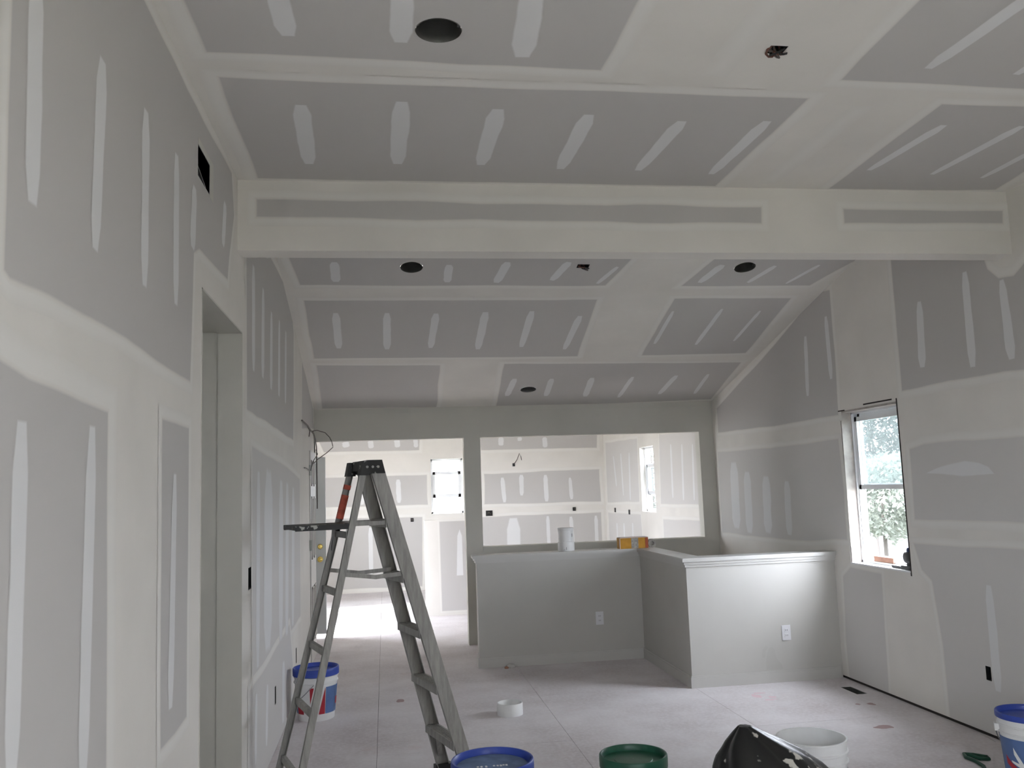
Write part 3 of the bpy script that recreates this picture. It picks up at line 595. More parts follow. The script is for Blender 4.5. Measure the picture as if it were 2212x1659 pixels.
# ------------------------------------------------------------------ recessed cans, boxes, duct
def can(F, u, v, label):
    c = F(u, v); n_ = F.n
    root = thing('recessed_light_can', label, 'light fixture', c, 'empty recessed light cans')
    a = F.u; b = F.v; N = 40; mb = MB(); vs = []; fs = []
    prof = [(CAN - .002, .004), (CAN - .004, .0), (CAN - .006, -.02), (CAN - .006, -.15), (.03, -.16), (.0, -.16)]
    for r, h in prof:
        for i in range(N): vs.append(c + a * r * math.cos(2 * PI * i / N) + b * r * math.sin(2 * PI * i / N) + n_ * h)
    for k in range(len(prof) - 1):
        for i in range(N): fs.append((k * N + i, k * N + (i + 1) % N, (k + 1) * N + (i + 1) % N, (k + 1) * N + i))
    mb.add(vs, fs); obj('housing', mb, 'cansteel', root, smooth=True)
    mb = MB()
    mb.obox(c + n_ * -.12, (a, b, n_), (.022, .022, .03)); obj('socket', mb, 'black', root)
    for s_ in (-1, 1):
        mb = MB(); mb.obox(c + n_ * -.05 + a * s_ * (CAN - .012), (a, b, n_), (.004, .012, .03)); obj('spring_clip', mb, 'steel', root)
can(FR['NC'], .214, 2.92, 'largest dark recessed light can, in the flat ceiling nearest the camera')
can(FR['FC'], .218, vloc(6.254), 'dark recessed can just past the beam, on the left of the sloped ceiling')
can(FR['FC'], 2.756, vloc(6.243), 'dark recessed can just past the beam, nearest the right wall')
can(FR['FC'], 1.466, vloc(8.799), 'small dark recessed can low on the sloped ceiling above the pass-through')
def wallbox(name, F, u0, u1, v0, v1, label, group, depth=.06, mat='black', wires=0, cat='electrical box'):
    root = thing(name, label, cat, F((u0 + u1) / 2, (v0 + v1) / 2), group)
    mb = MB(); t = .003
    def bx(a, b, c, d, h0, h1):
        P = [F(a, c, h0), F(b, c, h0), F(b, d, h0), F(a, d, h0), F(a, c, h1), F(b, c, h1), F(b, d, h1), F(a, d, h1)]
        mb.add(P, [(0, 1, 2, 3), (7, 6, 5, 4), (0, 4, 5, 1), (1, 5, 6, 2), (2, 6, 7, 3), (3, 7, 4, 0)])
    bx(u0 - t, u0, v0, v1, -.001, -depth); bx(u1, u1 + t, v0, v1, -.001, -depth); bx(u0, u1, v0 - t, v0, -.001, -depth); bx(u0, u1, v1, v1 + t, -.001, -depth); bx(u0 - t, u1 + t, v0 - t, v1 + t, -depth, -depth - .004)
    obj('box', mb, mat, root)
    for k in range(wires):
        rr = random.Random(k * 7 + int(u0 * 100)); pts = []
        a0, b0 = u0 + (u1 - u0) * rr.uniform(.2, .8), v0 + (v1 - v0) * rr.uniform(.2, .8)
        for j in range(9):
            t_ = j / 8; pts.append(F(a0 + (u1 - u0) * .55 * math.sin(t_ * 6 + k * 2.1) * t_, b0 + (v1 - v0) * .5 * math.cos(t_ * 5 + k * 1.3) * t_, -depth * .7 + (depth * .7 + .02) * math.sin(t_ * PI * .85)))
        mb = MB(); mb.tube(pts, .0045, 6); obj('wire', mb, ('copper', 'black', 'wire')[k % 3], root, smooth=True)
    return root
wallbox('ceiling_junction_box', FR['NC'], 1.458, 1.524, 2.934, 2.990, 'ragged ceiling box hole stuffed with curled wires in the near ceiling', None, .05, 'black', 6, 'junction box')
wallbox('ceiling_junction_box', FR['FC'], 1.442, 1.531, vloc(6.207), vloc(6.26), 'small ceiling box hole just past the beam between two light cans', None, .05, 'black', 3, 'junction box')
wallbox('switch_box', FR['LW'], 4.837, 4.988, 1.114, 1.226, 'dark double switch box just past the left doorway at waist height', None)
wallbox('outlet_box', FR['LW'], 5.931, 5.997, .280, .390, 'low outlet box on the left wall, in front of the bucket', None)
wallbox('outlet_box', FR['LW'], 7.284, 7.350, .282, .398, 'low outlet box on the left wall past the bucket', None)
wallbox('outlet_box', FR['RW'], 5.002, 5.051, .342, .422, 'dark low outlet box on the right wall above the blue-rimmed bucket', None)
# duct stub in the left wall
du = thing('wall_duct', 'rectangular dark sheet metal duct hole high on the left wall above the doorway', 'duct', (XL, 3.63, 2.94))
mb = MB(); a0, a1, c0, c1 = 3.512, 3.750, 2.878, 3.008
for p, q in (((XL - .22, a0 - .004, c0 - .004), (XL - .001, a0, c1 + .004)), ((XL - .22, a1, c0 - .004), (XL - .001, a1 + .004, c1 + .004)), ((XL - .22, a0, c0 - .004), (XL - .001, a1, c0)), ((XL - .22, a0, c1), (XL - .001, a1, c1 + .004)), ((XL - .225, a0, c0), (XL - .22, a1, c1))): mb.box(p, q)
obj('liner', mb, 'darkgap', du)
mb = MB(); mb.bar((XL - .03, a0 + .02, c0 + .05), (XL - .03, a1 - .05, c0 + .012), (1, 0, 0), .05, .006); mb.bar((XL - .05, a1 - .06, c0 + .02), (XL - .05, a1 - .02, c1 - .03), (1, 0, 0), .03, .006); obj('damper_flap', mb, 'steel', du)
mb = MB(); mb.box((XL - .002, a1, c0 - .01), (XL + .002, a1 + .075, c1 + .03)); mb.box((XL - .002, a0, c1), (XL + .002, a1, c1 + .028)); obj('cut_edge', mb, 'farwall', du)

# outlets on the half wall
def outlet(x, z, Y, label):
    r = thing('wall_outlet', label, 'outlet', (x, Y, z))
    mb = MB(); mb.box((x - .036, Y - .006, z - .058), (x + .036, Y, z + .058)); obj('cover_plate', mb, 'outletwhite', r)
    for s_ in (-1, 1):
        mb = MB(); mb.box((x - .017, Y - .009, z + s_ * .02 - .014), (x + .017, Y - .006, z + s_ * .02 + .014)); f_ = obj('receptacle', mb, 'outletwhite', r)
        for dx in (-.008, .005):
            mb = MB(); mb.box((x + dx, Y - .0095, z + s_ * .02 - .006), (x + dx + .003, Y - .009, z + s_ * .02 + .007)); obj('slot', mb, 'slot', f_)
outlet(3.143, .377, Yr, 'white duplex outlet on the brightly lit front of the half wall')
outlet(1.932, .380, Yl, 'duplex outlet on the shaded set-back part of the half wall')

# small boxes on the back room walls
for k, (x, z, ww, hh, lb) in enumerate(((1.70, 1.190, .11, .09, 'wide dark outlet box on the back wall just right of the column'), (3.140, 1.205, .05, .06, 'single dark outlet box on the back wall near its right corner'), (-.672, 1.12, .05, .07, 'dark outlet box on the back wall above the ladder shelf'), (.430, 1.13, .05, .06, 'dark outlet box on the back wall left of the end window'))):
    r = thing('outlet_box', lb, 'electrical box', (x, YW, z), 'back room wall boxes')
    mb = MB(); t = .004
    for a, b in (((x - ww / 2, YW - .012, z - hh / 2), (x + ww / 2, YW - .001, z - hh / 2 + t)), ((x - ww / 2, YW - .012, z + hh / 2 - t), (x + ww / 2, YW - .001, z + hh / 2)), ((x - ww / 2, YW - .012, z - hh / 2), (x - ww / 2 + t, YW - .001, z + hh / 2)), ((x + ww / 2 - t, YW - .012, z - hh / 2), (x + ww / 2, YW - .001, z + hh / 2)), ((x - ww / 2, YW - .004, z - hh / 2), (x + ww / 2, YW - .001, z + hh / 2))): mb.box(a, b)
    obj('box', mb, 'black', r)
    mb = MB(); mb.tube([(x - ww * .2, YW - .004, z), (x, YW - .02, z + hh * .2), (x + ww * .2, YW - .015, z - hh * .2)], .005); obj('wire', mb, 'wire', r)
for (y, z, lb) in ((13.99, 1.18, 'tiny dark outlet box on the back room right wall nearest its corner'), (13.15, 1.165, 'tiny dark outlet box on the back room right wall toward the window')):
    r = thing('outlet_box', lb, 'electrical box', (XB, y, z), 'back room wall boxes')
    mb = MB(); mb.box((XB - .010, y - .035, z - .035), (XB - .001, y + .035, z + .035)); obj('box', mb, 'black', r)
r = thing('light_wire', 'thin wire loop with a box sprouting from the back wall above the pass-through', 'wire', (2.14, YW, 1.97))
mb = MB(); mb.box((2.12, YW - .01, 1.95), (2.16, YW - .001, 2.0)); obj('box', mb, 'black', r)
mb = MB(); mb.tube([(2.14, YW - .01, 1.98), (2.19, YW - .06, 2.06), (2.23, YW - .09, 2.16), (2.255, YW - .08, 2.10), (2.265, YW - .06, 2.05)], .006); obj('wire', mb, 'wire', r)

# loose cable by the far left corner
r = thing('loose_cable', 'thin grey cables sprouting from the left wall by the far corner', 'cable', (XL, 8.9, 2.2))
def cab(pts, rad=.0045):
    P = []
    for i in range(len(pts) - 1):
        a, b = Vector(pts[i]), Vector(pts[i + 1])
        for k in range(4): P.append(a.lerp(b, k / 4))
    P.append(Vector(pts[-1])); mb = MB(); mb.tube(P, rad, 6); obj('cable', mb, 'wire', r, smooth=True)
cab([(XL + .016, 7.75, 2.239), (XL + .03, 8.15, 2.225), (XL + .02, 8.48, 2.219), (XL + .016, 8.90, 2.206)], .0065)
cab([(XL + .02, 8.30, 2.225), (XL + .03, 8.40, 2.19), (XL + .015, 8.48, 2.145)])
cab([(XL + .016, 8.95, 2.225), (XL + .016, 9.20, 2.17), (XL + .016, 9.38, 2.09), (XL + .016, 9.40, 1.93), (XL + .016, 9.40, 1.45)], .006)
cab([(XL + .01, 8.93, 2.225), (-.66, 8.92, 2.232), (-.58, 8.9, 2.205), (-.536, 8.9, 2.157), (-.514, 8.9, 2.11), (-.505, 8.9, 2.058), (-.565, 8.9, 2.005), (-.655, 8.93, 1.945), (XL + .01, 9.0, 1.90)], .004)
cab([(XL + .01, 9.36, 2.06), (XL + .05, 9.05, 2.0), (XL + .03, 8.75, 1.92), (XL + .02, 8.55, 1.82), (XL + .015, 8.10, 1.84), (XL + .015, 7.95, 1.835)], .004)

# ------------------------------------------------------------------ step ladder
LX, LY, TH_ = -.1113, 4.9073, .3012
Uv = Vector((math.cos(TH_), math.sin(TH_), 0)); Vv = Vector((math.sin(TH_), -math.cos(TH_), 0)); Zv = Vector((0, 0, 1)); HT = 1.78
def lad(kind, z, side):
    t = 1 - z / HT
    if kind == 'f': u_ = .4949 * t + .0166; w_ = .1403 + .0926 * t
    else: u_ = -(.4335 * t + .0266); w_ = .1344 + .115 * t
    return Vector((LX, LY, 0)) + Uv * u_ + Vv * (side * w_) + Zv * z
ld = thing('step_ladder', 'aluminium step ladder with black top and fold-out shelf, spattered with plaster', 'ladder', (LX, LY, 0))
for side in (1, -1):
    p, q = lad('f', .03, side), lad('f', 1.735, side)
    mb = MB(); d = (q - p).normalized(); wd = (Uv - d * Uv.dot(d)).normalized()
    mb.bar(p, q, wd, .072, .004)                                         # web facing out
    for s_ in (-1, 1): mb.bar(p + wd * s_ * .034 - Vv * side * .011, q + wd * s_ * .034 - Vv * side * .011, wd, .004, .022)
    obj('front_rail', mb, 'alu', ld)
    mb = MB(); mb.obox(lad('f', .02, side), (Uv, Vv, Zv), (.05, .022, .02)); obj('rubber_foot', mb, 'black', ld)
    p, q = lad('r', .03, side), lad('r', 1.735, side); d = (q - p).normalized(); wd = (Uv - d * Uv.dot(d)).normalized()
    mb = MB(); mb.bar(p, q, wd, .034, .003); 
    for s_ in (-1, 1): mb.bar(p + wd * s_ * .0155 - Vv * side * .011, q + wd * s_ * .0155 - Vv * side * .011, wd, .003, .022)
    rl = obj('rear_rail', mb, 'alu', ld)
    if side == -1:
        for z0, z1 in ((1.46, 1.59), (1.62, 1.645)):
            a, b = lad('r', z0, side) + Vv * .0145, lad('r', z1, side) + Vv * .0145
            mb = MB(); mb.bar(a, b, wd, .036, .026); obj('red_paint', mb, 'redpaint', rl)
    mb = MB(); mb.obox(lad('r', .02, side), (Uv, Vv, Zv), (.026, .018, .02)); obj('rubber_foot', mb, 'black', ld)
for z in (1.447, 1.152, .857, .562, .267):
    a, b = lad('f', z, -1), lad('f', z, 1); mb = MB()
    mb.bar(a, b, Uv, .078, .004); mb.bar(a + Uv * .037 - Zv * .018, b + Uv * .037 - Zv * .018, Zv, .036, .004); mb.bar(a - Uv * .037 - Zv * .018, b - Uv * .037 - Zv * .018, Zv, .036, .004)
    for k in (-.024, -.012, 0, .012, .024): mb.bar(a + Uv * k + Zv * .003, b + Uv * k + Zv * .003, Uv, .004, .003)
    st_ = obj('step', mb, 'alu', ld)
    if z < .3:
        for side in (1, -1):
            e = a if side == -1 else b; mb = MB(); mb.bar(e - Zv * .01 - Vv * side * .09, lad('f', .09, side) - Vv * side * .008, Uv, .03, .003); obj('step_brace', mb, 'alu', ld)
for z in (1.378, 1.0867, .795, .503, .21):
    a, b = lad('r', z, -1), lad('r', z, 1); mb = MB(); mb.bar(a, b, Zv, .032, .003); mb.bar(a + Zv * .015 + Uv * .010, b + Zv * .015 + Uv * .010, Uv, .022, .003); obj('rear_brace', mb, 'alu', ld)
# top cap
mb = MB(); tw = .165
def capring(u0, u1, w_, z): return [Vector((LX, LY, z)) + Uv * u_ + Vv * s_ for u_, s_ in ((u0, -w_), (u1, -w_), (u1, w_), (u0, w_))]
A = capring(-.022, .070, tw, 1.70); B = capring(-.022, .056, tw - .012, 1.772); CF = [(0, 1, 5, 4), (1, 2, 6, 5), (2, 3, 7, 6), (3, 0, 4, 7), (4, 5, 6, 7), (3, 2, 1, 0)]; mb.add(A + B, CF)
def caparm(s0, s1):
    P = lambda u0, u1, a, b, z: [Vector((LX, LY, z)) + Uv * u_ + Vv * s_ for u_, s_ in ((u0, a), (u1, a), (u1, b), (u0, b))]
    m_ = MB(); m_.add(P(-.068, -.020, s0, s1, 1.692) + P(-.054, -.020, s0 + .006, s1 - .006, 1.768), CF); return m_
for s0, s1 in ((-.165, -.100), (.100, .165)): obj('cap_arm', caparm(s0, s1), 'blackspat', ld)
mb2 = MB(); mb2.obox(Vector((LX, LY, 1.742)) - Uv * .030, (Uv, Vv, Zv), (.010, .10, .024)); obj('cap_web', mb2, 'blackspat', ld)
top = obj('top_cap', mb, 'blackspat', ld)
for u_, s_ in ((.0, .163), (.03, .163), (-.03, .163)):
    c = Vector((LX, LY, 1.735)) + Uv * u_ + Vv * (s_ - .002); mb = MB(); n = 10
    ring = [c + Uv * .007 * math.cos(2 * PI * i / n) + Zv * .007 * math.sin(2 * PI * i / n) for i in range(n)]
    mb.add(ring + [x + Vv * .006 for x in ring], [tuple(range(n, 2 * n))] + [(i, (i + 1) % n, n + (i + 1) % n, n + i) for i in range(n)]); obj('rivet', mb, 'alu', ld)
# fold-out shelf
zsh = 1.437
sh0 = Vector((LX, LY, zsh)) - Uv * .10; sh1 = Vector((LX, LY, zsh)) - Uv * .405
mb = MB(); mb.obox((sh0 + sh1) / 2, (Uv, Vv, Zv), (.155, .15, .004))
for s_ in (-1, 1): mb.obox((sh0 + sh1) / 2 + Vv * s_ * .148 - Zv * .011, (Uv, Vv, Zv), (.155, .004, .012))
mb.obox(sh1 - Zv * .008, (Uv, Vv, Zv), (.004, .15, .010)); obj('shelf', mb, 'blackspat', ld)
for s_ in (-1, 1):
    mb = MB(); mb.bar(sh0 + Vv * s_ * .135 + Zv * .0, lad('f', 1.447, s_) - Vv * s_ * .02 - Zv * .01, Zv, .022, .003); obj('shelf_arm', mb, 'alu', ld)
    mb = MB(); mb.bar(sh0 - Uv * .04 + Vv * s_ * .14 - Zv * .02, lad('r', 1.29, s_), Zv, .02, .003); obj('shelf_strut', mb, 'alu', ld)
for s_ in (1, -1):
    a, b = lad('r', 1.185, s_), lad('f', 1.165, s_) - Vv * s_ * .03; m_ = (a + b) / 2 - Zv * .018
    mb = MB(); mb.bar(a, m_, Zv, .022, .004); mb.bar(m_, b, Zv, .022, .004); n = 10
    ring = [m_ + Vv * s_ * .003 + Uv * .012 * math.cos(2 * PI * i / n) + Zv * .012 * math.sin(2 * PI * i / n) for i in range(n)]
    mb.add(ring, [tuple(range(n))]); obj('spreader', mb, 'alu', ld)

# ------------------------------------------------------------------ buckets
def bucket(x, y, z0, R, H, label, body='whiteplastic', lid=None, group='plaster buckets', rim=None, bail_ang=None, skirt=.040):
    r = thing('bucket', label, 'bucket', (x, y, z0), group); c = (x, y, z0)
    mb = MB(); prof = [(R * .80, .0), (R * .82, .004), (R * .955, H * .72), (R * .965, H * .74), (R * 1.01, H * .75), (R * 1.01, H * .765), (R * .965, H * .775), (R * .975, H * .85), (R * 1.02, H * .86), (R * 1.02, H * .875), (R * .98, H * .885), (R * .99, H * .975), (R * 1.02, H * .98), (R * 1.02, H), (R * .96, H), (R * .935, H * .7), (R * .80, .02), (0.001, .02)]
    mb.lathe(prof, c, 56, closed_bottom=True); obj('body', mb, body, r, smooth=True)
    if lid:
        mb = MB(); pr = [(R * 1.0, H - skirt), (R * 1.05, H - skirt + .002), (R * 1.055, H - .006), (R * 1.05, H + .010), (R * 1.03, H + .014), (R * .99, H + .014), (R * .955, H + .006), (R * .945, H - .012), (R * .90, H - .014), (R * .60, H - .012), (R * .58, H - .009), (0.001, H - .009)]
        mb.lathe(pr, c, 64); L_ = obj('lid', mb, lid, r, smooth=True)
    else: L_ = None
    if rim:
        mb = MB(); pr = [(R * .99, H - .035), (R * 1.05, H - .033), (R * 1.055, H), (R * 1.04, H + .012), (R * .985, H + .012), (R * .965, H - .002), (R * .965, H - .02)]; mb.lathe(pr, c, 64); obj('snap_rim', mb, rim, r, smooth=True)
    if bail_ang is not None:
        a = bail_ang; ax = Vector((math.cos(a), math.sin(a), 0)); ay = Vector((-math.sin(a), math.cos(a), 0)); pts = []
        for k in range(17):
            t = PI * k / 16; pts.append(Vector(c) + ax * math.cos(t) * R * 1.05 + ay * math.sin(t) * R * 1.10 + Zv * (H * .80 - math.sin(t) * H * .50))
        mb = MB(); mb.tube(pts, .0028, 6); obj('bail', mb, 'wirebail', r, smooth=True)
        for s_ in (-1, 1):
            mb = MB(); mb.obox(Vector(c) + ax * s_ * R * 1.02 + Zv * H * .80, (ax, ay, Zv), (.012, .018, .018)); obj('bail_ear', mb, body, r)
    return r
def label_patch(root, x, y, z0, R, H, poly, mat, name, h=.0022):
    """printed area on the bucket side: polygon in (angle, height), subdivided to follow the wall"""
    mb = MB(); n = 40
    (a0, z00, z01), (a1, z10, z11) = poly
    vs = []
    for i in range(n + 1):
        t = i / n; a = a0 + (a1 - a0) * t; lo, hi = z00 + (z10 - z00) * t, z01 + (z11 - z01) * t
        for z in (lo, hi):
            rr = R * (.82 + .135 * z / (H * .72)) + h; vs.append((x + rr * math.cos(a), y + rr * math.sin(a), z0 + z))
    mb.add(vs, [(2 * i, 2 * i + 2, 2 * i + 3, 2 * i + 1) for i in range(n)]); obj(name, mb, mat, root)
D2 = math.radians
# bucket behind the ladder
bx_, by_, bR, bH = -.519, 6.72, .157, .345
b1 = bucket(bx_, by_, 0, bR, bH, 'white compound bucket with blue lid behind the ladder by the left wall', lid='bluelid', bail_ang=D2(95))
for a0, a1, zl, zh, mt, nm in ((-58, -22, .05, .235, 'labelblue', 'blue_print'), (-20, 8, .05, .235, 'labelblue', 'blue_print')): label_patch(b1, bx_, by_, 0, bR, bH, [(D2(a0), zl, zh), (D2(a1), zl, zh)], mt, nm)
label_patch(b1, bx_, by_, 0, bR, bH, [(D2(-78), .05, .055), (D2(-60), .05, .235)], 'labelred', 'red_print')
label_patch(b1, bx_, by_, 0, bR, bH, [(D2(-103), .12, .235), (D2(-92), .228, .235)], 'labelred', 'red_print')
label_patch(b1, bx_, by_, 0, bR, bH, [(D2(-150), .05, .14), (D2(-125), .05, .08)], 'labelred', 'red_print')
label_patch(b1, bx_, by_, 0, bR, bH, [(D2(-140), .17, .235), (D2(-128), .225, .235)], 'labelred', 'red_print')
label_patch(b1, bx_, by_, 0, bR, bH, [(D2(-168), .05, .2), (D2(-152), .05, .2)], 'labelblue', 'blue_print')
label_patch(b1, bx_, by_, 0, bR, bH, [(D2(-17), .10, .15), (D2(4), .10, .15)], 'labelred', 'red_print', .0038)
# two stacked buckets in front
sx_, sy_ = .390, 3.50
bucket(sx_, sy_, 0, .150, .30, 'lower white bucket under the nearest blue-lidded bucket', lid='whiteplastic')
b2 = bucket(sx_, sy_, .292, .152, .262, 'nearest bucket with a dusty blue lid at the bottom of the view', lid='bluelid', bail_ang=D2(170))
mb = MB(); mb.lathe([(.135, 0), (.001, .0006)], (sx_, sy_, .292 + .262 - .0085), 40); dust = obj('lid_dust', mb, 'dustlid', b2)
for k, dx in enumerate((-.062, -.048, -.03, .0, .014, .026, .037, .048)):
    mb = MB(); hh = .010 + .003 * (k % 3); mb.box((sx_ + dx, sy_ - .012 - hh, .5455), (sx_ + dx + .008, sy_ - .012, .5475)); obj('embossed_mark', mb, 'vinyl', b2)
# green lidded bucket
b3 = bucket(1.088, 4.02, 0, .146, .375, 'white bucket with a dark green lid, middle of the front row', lid='greenlid', bail_ang=D2(-20))
# open cloudy bucket
b4 = bucket(1.945, 4.02, 0, .158, .400, 'open cloudy white bucket behind the black trash bag', body='cloudy', bail_ang=D2(200))
mb = MB(); mb.lathe([(.150, .28), (.10, .286), (.05, .275), (.001, .28)], (1.945, 4.02, 0), 40); obj('leftover_plaster', mb, 'dirtlight', b4)
# blue rimmed bucket by the right wall
rx_, ry_, rR, rH = 3.262, 4.27, .150, .350
b5 = bucket(rx_, ry_, 0, rR, rH, 'blue-labelled bucket with a blue rim beside the right wall at the picture edge', lid='bluelid', bail_ang=D2(-30), skirt=.016)
label_patch(b5, rx_, ry_, 0, rR, rH, [(D2(-235), .01, .245), (D2(-20), .01, .245)], 'labelblue', 'blue_print', .002)
label_patch(b5, rx_, ry_, 0, rR, rH, [(D2(-186), .115, .160), (D2(-172), .095, .125)], 'labelred', 'red_print', .0038)
label_patch(b5, rx_, ry_, 0, rR, rH, [(D2(-172), .095, .125), (D2(-160), .092, .108)], 'labelred', 'red_print', .0038)
label_patch(b5, rx_, ry_, 0, rR, rH, [(D2(-172), .128, .138), (D2(-130), .085, .115)], 'whiteplastic', 'white_print', .0032)
label_patch(b5, rx_, ry_, 0, rR, rH, [(D2(-164), .17, .205), (D2(-146), .09, .13)], 'whiteplastic', 'white_print', .0035)
label_patch(b5, rx_, ry_, 0, rR, rH, [(D2(-158), .02, .05), (D2(-148), .05, .11)], 'whiteplastic', 'white_print', .0035)


# ------------------------------------------------------------------ black trash bag
def trash_bag():
    r = thing('trash_bag', 'shiny black trash bag with plaster splotches, knotted peak, front right', 'bag', (1.46, 3.40, 0))
    mb = MB(); NA, NZ = 72, 40; vs = []; fs = []
    zs = [0, .10, .24, .36, .48, .53, .585, .62, .645]
    rl = [.20, .24, .265, .245, .205, .172, .110, .060, .024]
    def pr(z):
        for i in range(len(zs) - 1):
            if z <= zs[i + 1]:
                t = (z - zs[i]) / (zs[i + 1] - zs[i]); return rl[i] + (rl[i + 1] - rl[i]) * t
        return rl[-1]
    for k in range(NZ + 1):
        z = .645 * (1 - (1 - k / NZ) ** 1.35); rad = pr(z); s_ = max(0, (z - .26) / .385)
        cx = 1.372 + min(.115, .20 * (1 - s_)); cy = 3.40 + .0 * s_
        for i in range(NA):
            a = 2 * PI * i / NA
            fold = .07 * math.sin(a * 7 + 3 * noise.noise(Vector((z * 4, 1, 2)))) * min(1, s_ * 1.2 + .15)
            nz = noise.noise(Vector((math.cos(a) * 2.2, math.sin(a) * 2.2, z * 6))) * .16 + noise.noise(Vector((math.cos(a) * 6, math.sin(a) * 6, z * 14))) * .05
            rr = rad * (1 + fold + nz * (1 - .4 * s_)); asym = 1 + .10 * max(0, math.cos(a)) * min(1, s_ * 1.6) * (1 - s_)
            vs.append((cx + rr * asym * math.cos(a), cy + rr * .95 * math.sin(a), z if k else 0))
    for k in range(NZ):
        for i in range(NA): fs.append((k * NA + i, k * NA + (i + 1) % NA, (k + 1) * NA + (i + 1) % NA, (k + 1) * NA + i))
    fs.append(tuple(range(NA - 1, -1, -1))); fs.append(tuple(range(NZ * NA, (NZ + 1) * NA)))
    mb.add(vs, fs); obj('film', mb, 'bag', r, smooth=True)
trash_bag()

# ------------------------------------------------------------------ small items
r = thing('plastic_ring', 'short white plastic ring lying on the floor beyond the ladder', 'ring', (.853, 6.42, 0))
mb = MB(); mb.lathe([(.085, 0), (.092, .0), (.092, .078), (.090, .082), (.084, .082), (.083, .004)], (.853, 6.42, 0), 48); obj('band', mb, 'whiteplastic', r, smooth=True)
r = thing('spackle_tub', 'white tub with a wider base standing on the half wall ledge', 'tub', (1.66, 8.14, .997))
mb = MB(); mb.lathe([(.072, 0), (.077, .003), (.077, .085), (.070, .088)], (1.66, 8.14, .997), 36, closed_bottom=True); obj('base', mb, 'whiteplastic', r, smooth=True)
mb = MB(); mb.lathe([(.070, .086), (.071, .19), (.074, .192), (.074, .212), (.070, .214), (.001, .214)], (1.66, 8.14, .997), 36); obj('upper', mb, 'whiteplastic', r, smooth=True)
for a, b in (((1.706, 8.082, 1.127), (1.709, 8.09, 1.157)), ((1.645, 8.062, 1.012), (1.648, 8.066, 1.035)), ((1.622, 8.068, 1.010), (1.642, 8.075, 1.013))):
    mb = MB(); mb.box(a, b); obj('printed_mark', mb, 'slot', r)
r = thing('cardboard_box', 'small orange and yellow cardboard box on the half wall corner', 'box', (2.29, 8.10, .997))
mb = MB(); mb.obox((2.285, 8.10, 1.047), (Vector((1, .04, 0)), Vector((-.04, 1, 0)), Zv), (.135, .055, .049)); bxo = obj('carton', mb, 'orange', r)
mb = MB(); mb.obox((2.285, 8.10, 1.098), (Vector((1, .04, 0)), Vector((-.04, 1, 0)), Zv), (.135, .055, .003)); obj('lid_flap', mb, 'cardtop', r)
mb = MB(); mb.obox((2.292, 8.0445, 1.047), (Vector((1, .04, 0)), Vector((-.04, 1, 0)), Zv), (.034, .002, .047)); obj('grey_print', mb, 'cardgrey', r)
mb = MB(); mb.obox((2.408, 8.049, 1.047), (Vector((1, .04, 0)), Vector((-.04, 1, 0)), Zv), (.014, .002, .047)); obj('red_print', mb, 'cardred', r)
mb = MB(); mb.obox((2.152, 8.0425, 1.047), (Vector((1, .04, 0)), Vector((-.04, 1, 0)), Zv), (.006, .002, .047)); obj('pale_edge', mb, 'cardtop', r)
r = thing('tape_roll', 'small grey roll of tape beside the orange box on the half wall', 'tape', (2.475, 8.12, .997))
mb = MB(); N = 24; vs = []; c = Vector((2.475, 8.10, 1.035))
for rr, yy in ((.020, 0), (.038, 0), (.038, .045), (.020, .045)):
    for i in range(N): vs.append((c.x + rr * math.cos(2 * PI * i / N), c.y + yy, c.z + rr * math.sin(2 * PI * i / N)))
mb.add(vs, [(k * N + i, k * N + (i + 1) % N, ((k + 1) % 4) * N + (i + 1) % N, ((k + 1) % 4) * N + i) for k in range(4) for i in range(N)]); obj('roll', mb, 'cardgrey', r, smooth=True)
r = thing('plaster_crumb', 'pale plaster crumb with a brown chip at the foot of the half wall', 'debris', (1.05, 8.02, 0))
mb = MB(); mb.lathe([(.04, 0), (.045, .012), (.03, .028), (.001, .035)], (1.09, 8.03, 0), 7); obj('crumb', mb, 'trimwhite', r)
mb = MB(); mb.lathe([(.018, 0), (.02, .01), (.001, .022)], (1.045, 8.0, 0), 6); obj('chip', mb, 'brown', r)
# window sill items
r = thing('cordless_tool', 'dark cordless tool standing at the near end of the window sill', 'tool', (3.64, 5.83, .928))
mb = MB(); mb.box((3.622, 5.775, .928), (3.70, 5.90, .955)); obj('battery', mb, 'black', r)
mb = MB(); vs = []; fs = []; N = 18
for k, (y, rr) in enumerate(((5.765, .02), (5.77, .036), (5.80, .044), (5.84, .044), (5.875, .038), (5.885, .02))):
    for i in range(N): vs.append((3.658 + rr * .8 * math.cos(2 * PI * i / N), y, 1.012 + rr * 1.15 * math.sin(2 * PI * i / N)))
for k in range(5):
    for i in range(N): fs.append((k * N + i, k * N + (i + 1) % N, (k + 1) * N + (i + 1) % N, (k + 1) * N + i))
fs += [tuple(range(N)), tuple(range(5 * N, 6 * N))]
mb.add(vs, fs); mb.box((3.64, 5.80, .95), (3.675, 5.855, .99)); obj('motor_housing', mb, 'black', r, smooth=True)
mb = MB(); mb.lathe([(.024, 0), (.027, .014), (.02, .03), (.001, .034)], (3.658, 5.825, 1.052), 14); obj('knob', mb, 'bluebox', r, smooth=True)
mb = MB(); mb.box((3.625, 5.90, .930), (3.665, 6.02, .947)); obj('flat_blade', mb, 'black', r)
mb = MB(); mb.box((3.69, 6.10, .946), (3.76, 6.36, .985)); tag(obj('wood_block', mb, 'brown', None, (3.72, 6.23, .93)), 'brown wooden block lying outside along the window sill', 'block')
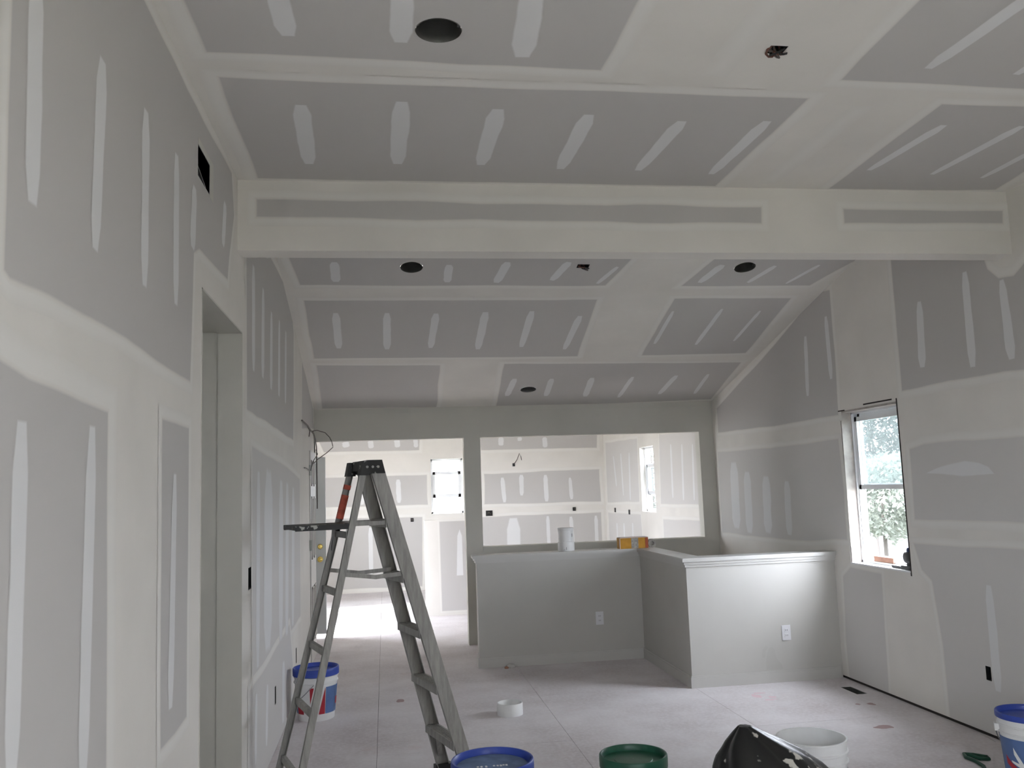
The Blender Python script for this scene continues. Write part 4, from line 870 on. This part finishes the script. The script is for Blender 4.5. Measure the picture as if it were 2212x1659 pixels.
# green hose loop on the floor
r = thing('green_cord', 'dark green cord loop on the floor left of the right-hand bucket', 'cord', (3.2, 4.6, 0))
mb = MB(); mb.tube([(3.08, 4.38, .010), (3.14, 4.48, .010), (3.19, 4.57, .010), (3.205, 4.66, .010), (3.200, 4.73, .010), (3.225, 4.785, .010), (3.265, 4.76, .010), (3.312, 4.705, .010), (3.30, 4.672, .010), (3.25, 4.685, .012), (3.215, 4.725, .026)], .010, 8); obj('loop', mb, 'hose', r, smooth=True)
mb = MB(); mb.tube([(3.582, 5.13, .003), (3.575, 5.05, .004), (3.56, 4.97, .003)], .002, 5); tag(obj('string_scrap', mb, 'trimwhite', None, (3.57, 5.05, 0)), 'thin pale string scrap on the floor left of the blue-labelled bucket', 'scrap')

# ------------------------------------------------------------------ outdoors
mb = MB(); mb.box((-40, -40, -.75), (60, 60, -.6)); tag(obj('ground', mb, 'grass'), 'lawn around the house seen through the tall window', 'ground', kind='structure')
mb = MB(); mb.box((8.0, 18.0, -.6), (45.0, 58.0, -.585)); tag(obj('driveway', mb, 'asphalt'), 'grey paved drive outside the tall window', 'driveway', kind='structure')
mb = MB(); mb.box((XR + .165, 2.9, -.6), (5.2, 3.05, 3.2)); tag(obj('wall_light_block', mb, 'vinyl'), 'added unseen outer wall cutting skylight into the tall window', 'wall', kind='structure')  # unseen wall added to darken the right end of the half wall
mb = MB(); mb.box((-2.55, 9.7, 2.2), (-1.765, 11.9, 2.3)); mb.box((-2.5, 9.7, 2.3), (-1.765, 11.9, 2.36)); tag(obj('roof_sun_block', mb, 'vinyl'), 'added unseen overhang cutting the sun at the entry doorway', 'roof', kind='structure')  # unseen slab added to shorten the sun patch inside the entry
def shrub(x, y, rx, rz, zc, n, mat, label, seed, nm='shrub'):
    rr = random.Random(seed); r = thing(nm, label, 'shrub', (x, y, -.6), 'shrubs outside the window')
    mb = MB(); mb.lathe([(.045, -.62), (.035, zc - .3), (.015, zc + rz * .5)], (x, y, 0), 8); obj('trunk', mb, 'bark', r)
    mb = MB()
    for i in range(n):
        t, p = rr.uniform(0, 2 * PI), math.acos(rr.uniform(-1, 1)); q = rr.uniform(.35, 1) ** .4
        lump = 1 + .25 * noise.noise(Vector((math.cos(t) * 2 + seed, math.sin(t) * 2, p * 2)))
        c = Vector((x + rx * q * lump * math.sin(p) * math.cos(t), y + rx * q * lump * math.sin(p) * math.sin(t), zc + rz * q * lump * math.cos(p)))
        a = Vector((rr.uniform(-1, 1), rr.uniform(-1, 1), rr.uniform(-1, 1))).normalized(); b = a.cross(Vector((rr.uniform(-1, 1), rr.uniform(-1, 1), .3))).normalized(); s_ = rr.uniform(.035, .070)
        mb.add([c - a * s_, c + b * s_ * .5, c + a * s_, c - b * s_ * .5], [(0, 1, 2, 3)])
    obj('foliage', mb, mat, r, kind='stuff')
shrub(8.95, 15.0, 1.25, .78, 1.22, 9000, 'green2', 'pale green rounded shrub seen low in the tall window', 3)
shrub(12.9, 22.0, 2.6, 2.0, 2.9, 30000, 'green1', 'taller tree behind the pale shrub outside the tall window', 5, 'tree')
shrub(18.0, 30.5, 3.6, 2.9, 4.0, 20000, 'green1', 'farthest tree behind the others outside the tall window', 9, 'tree')
shrub(9.6, 31.0, 2.2, 2.6, 2.6, 12000, 'green1', 'green tree seen through the narrow back room window', 13, 'tree')
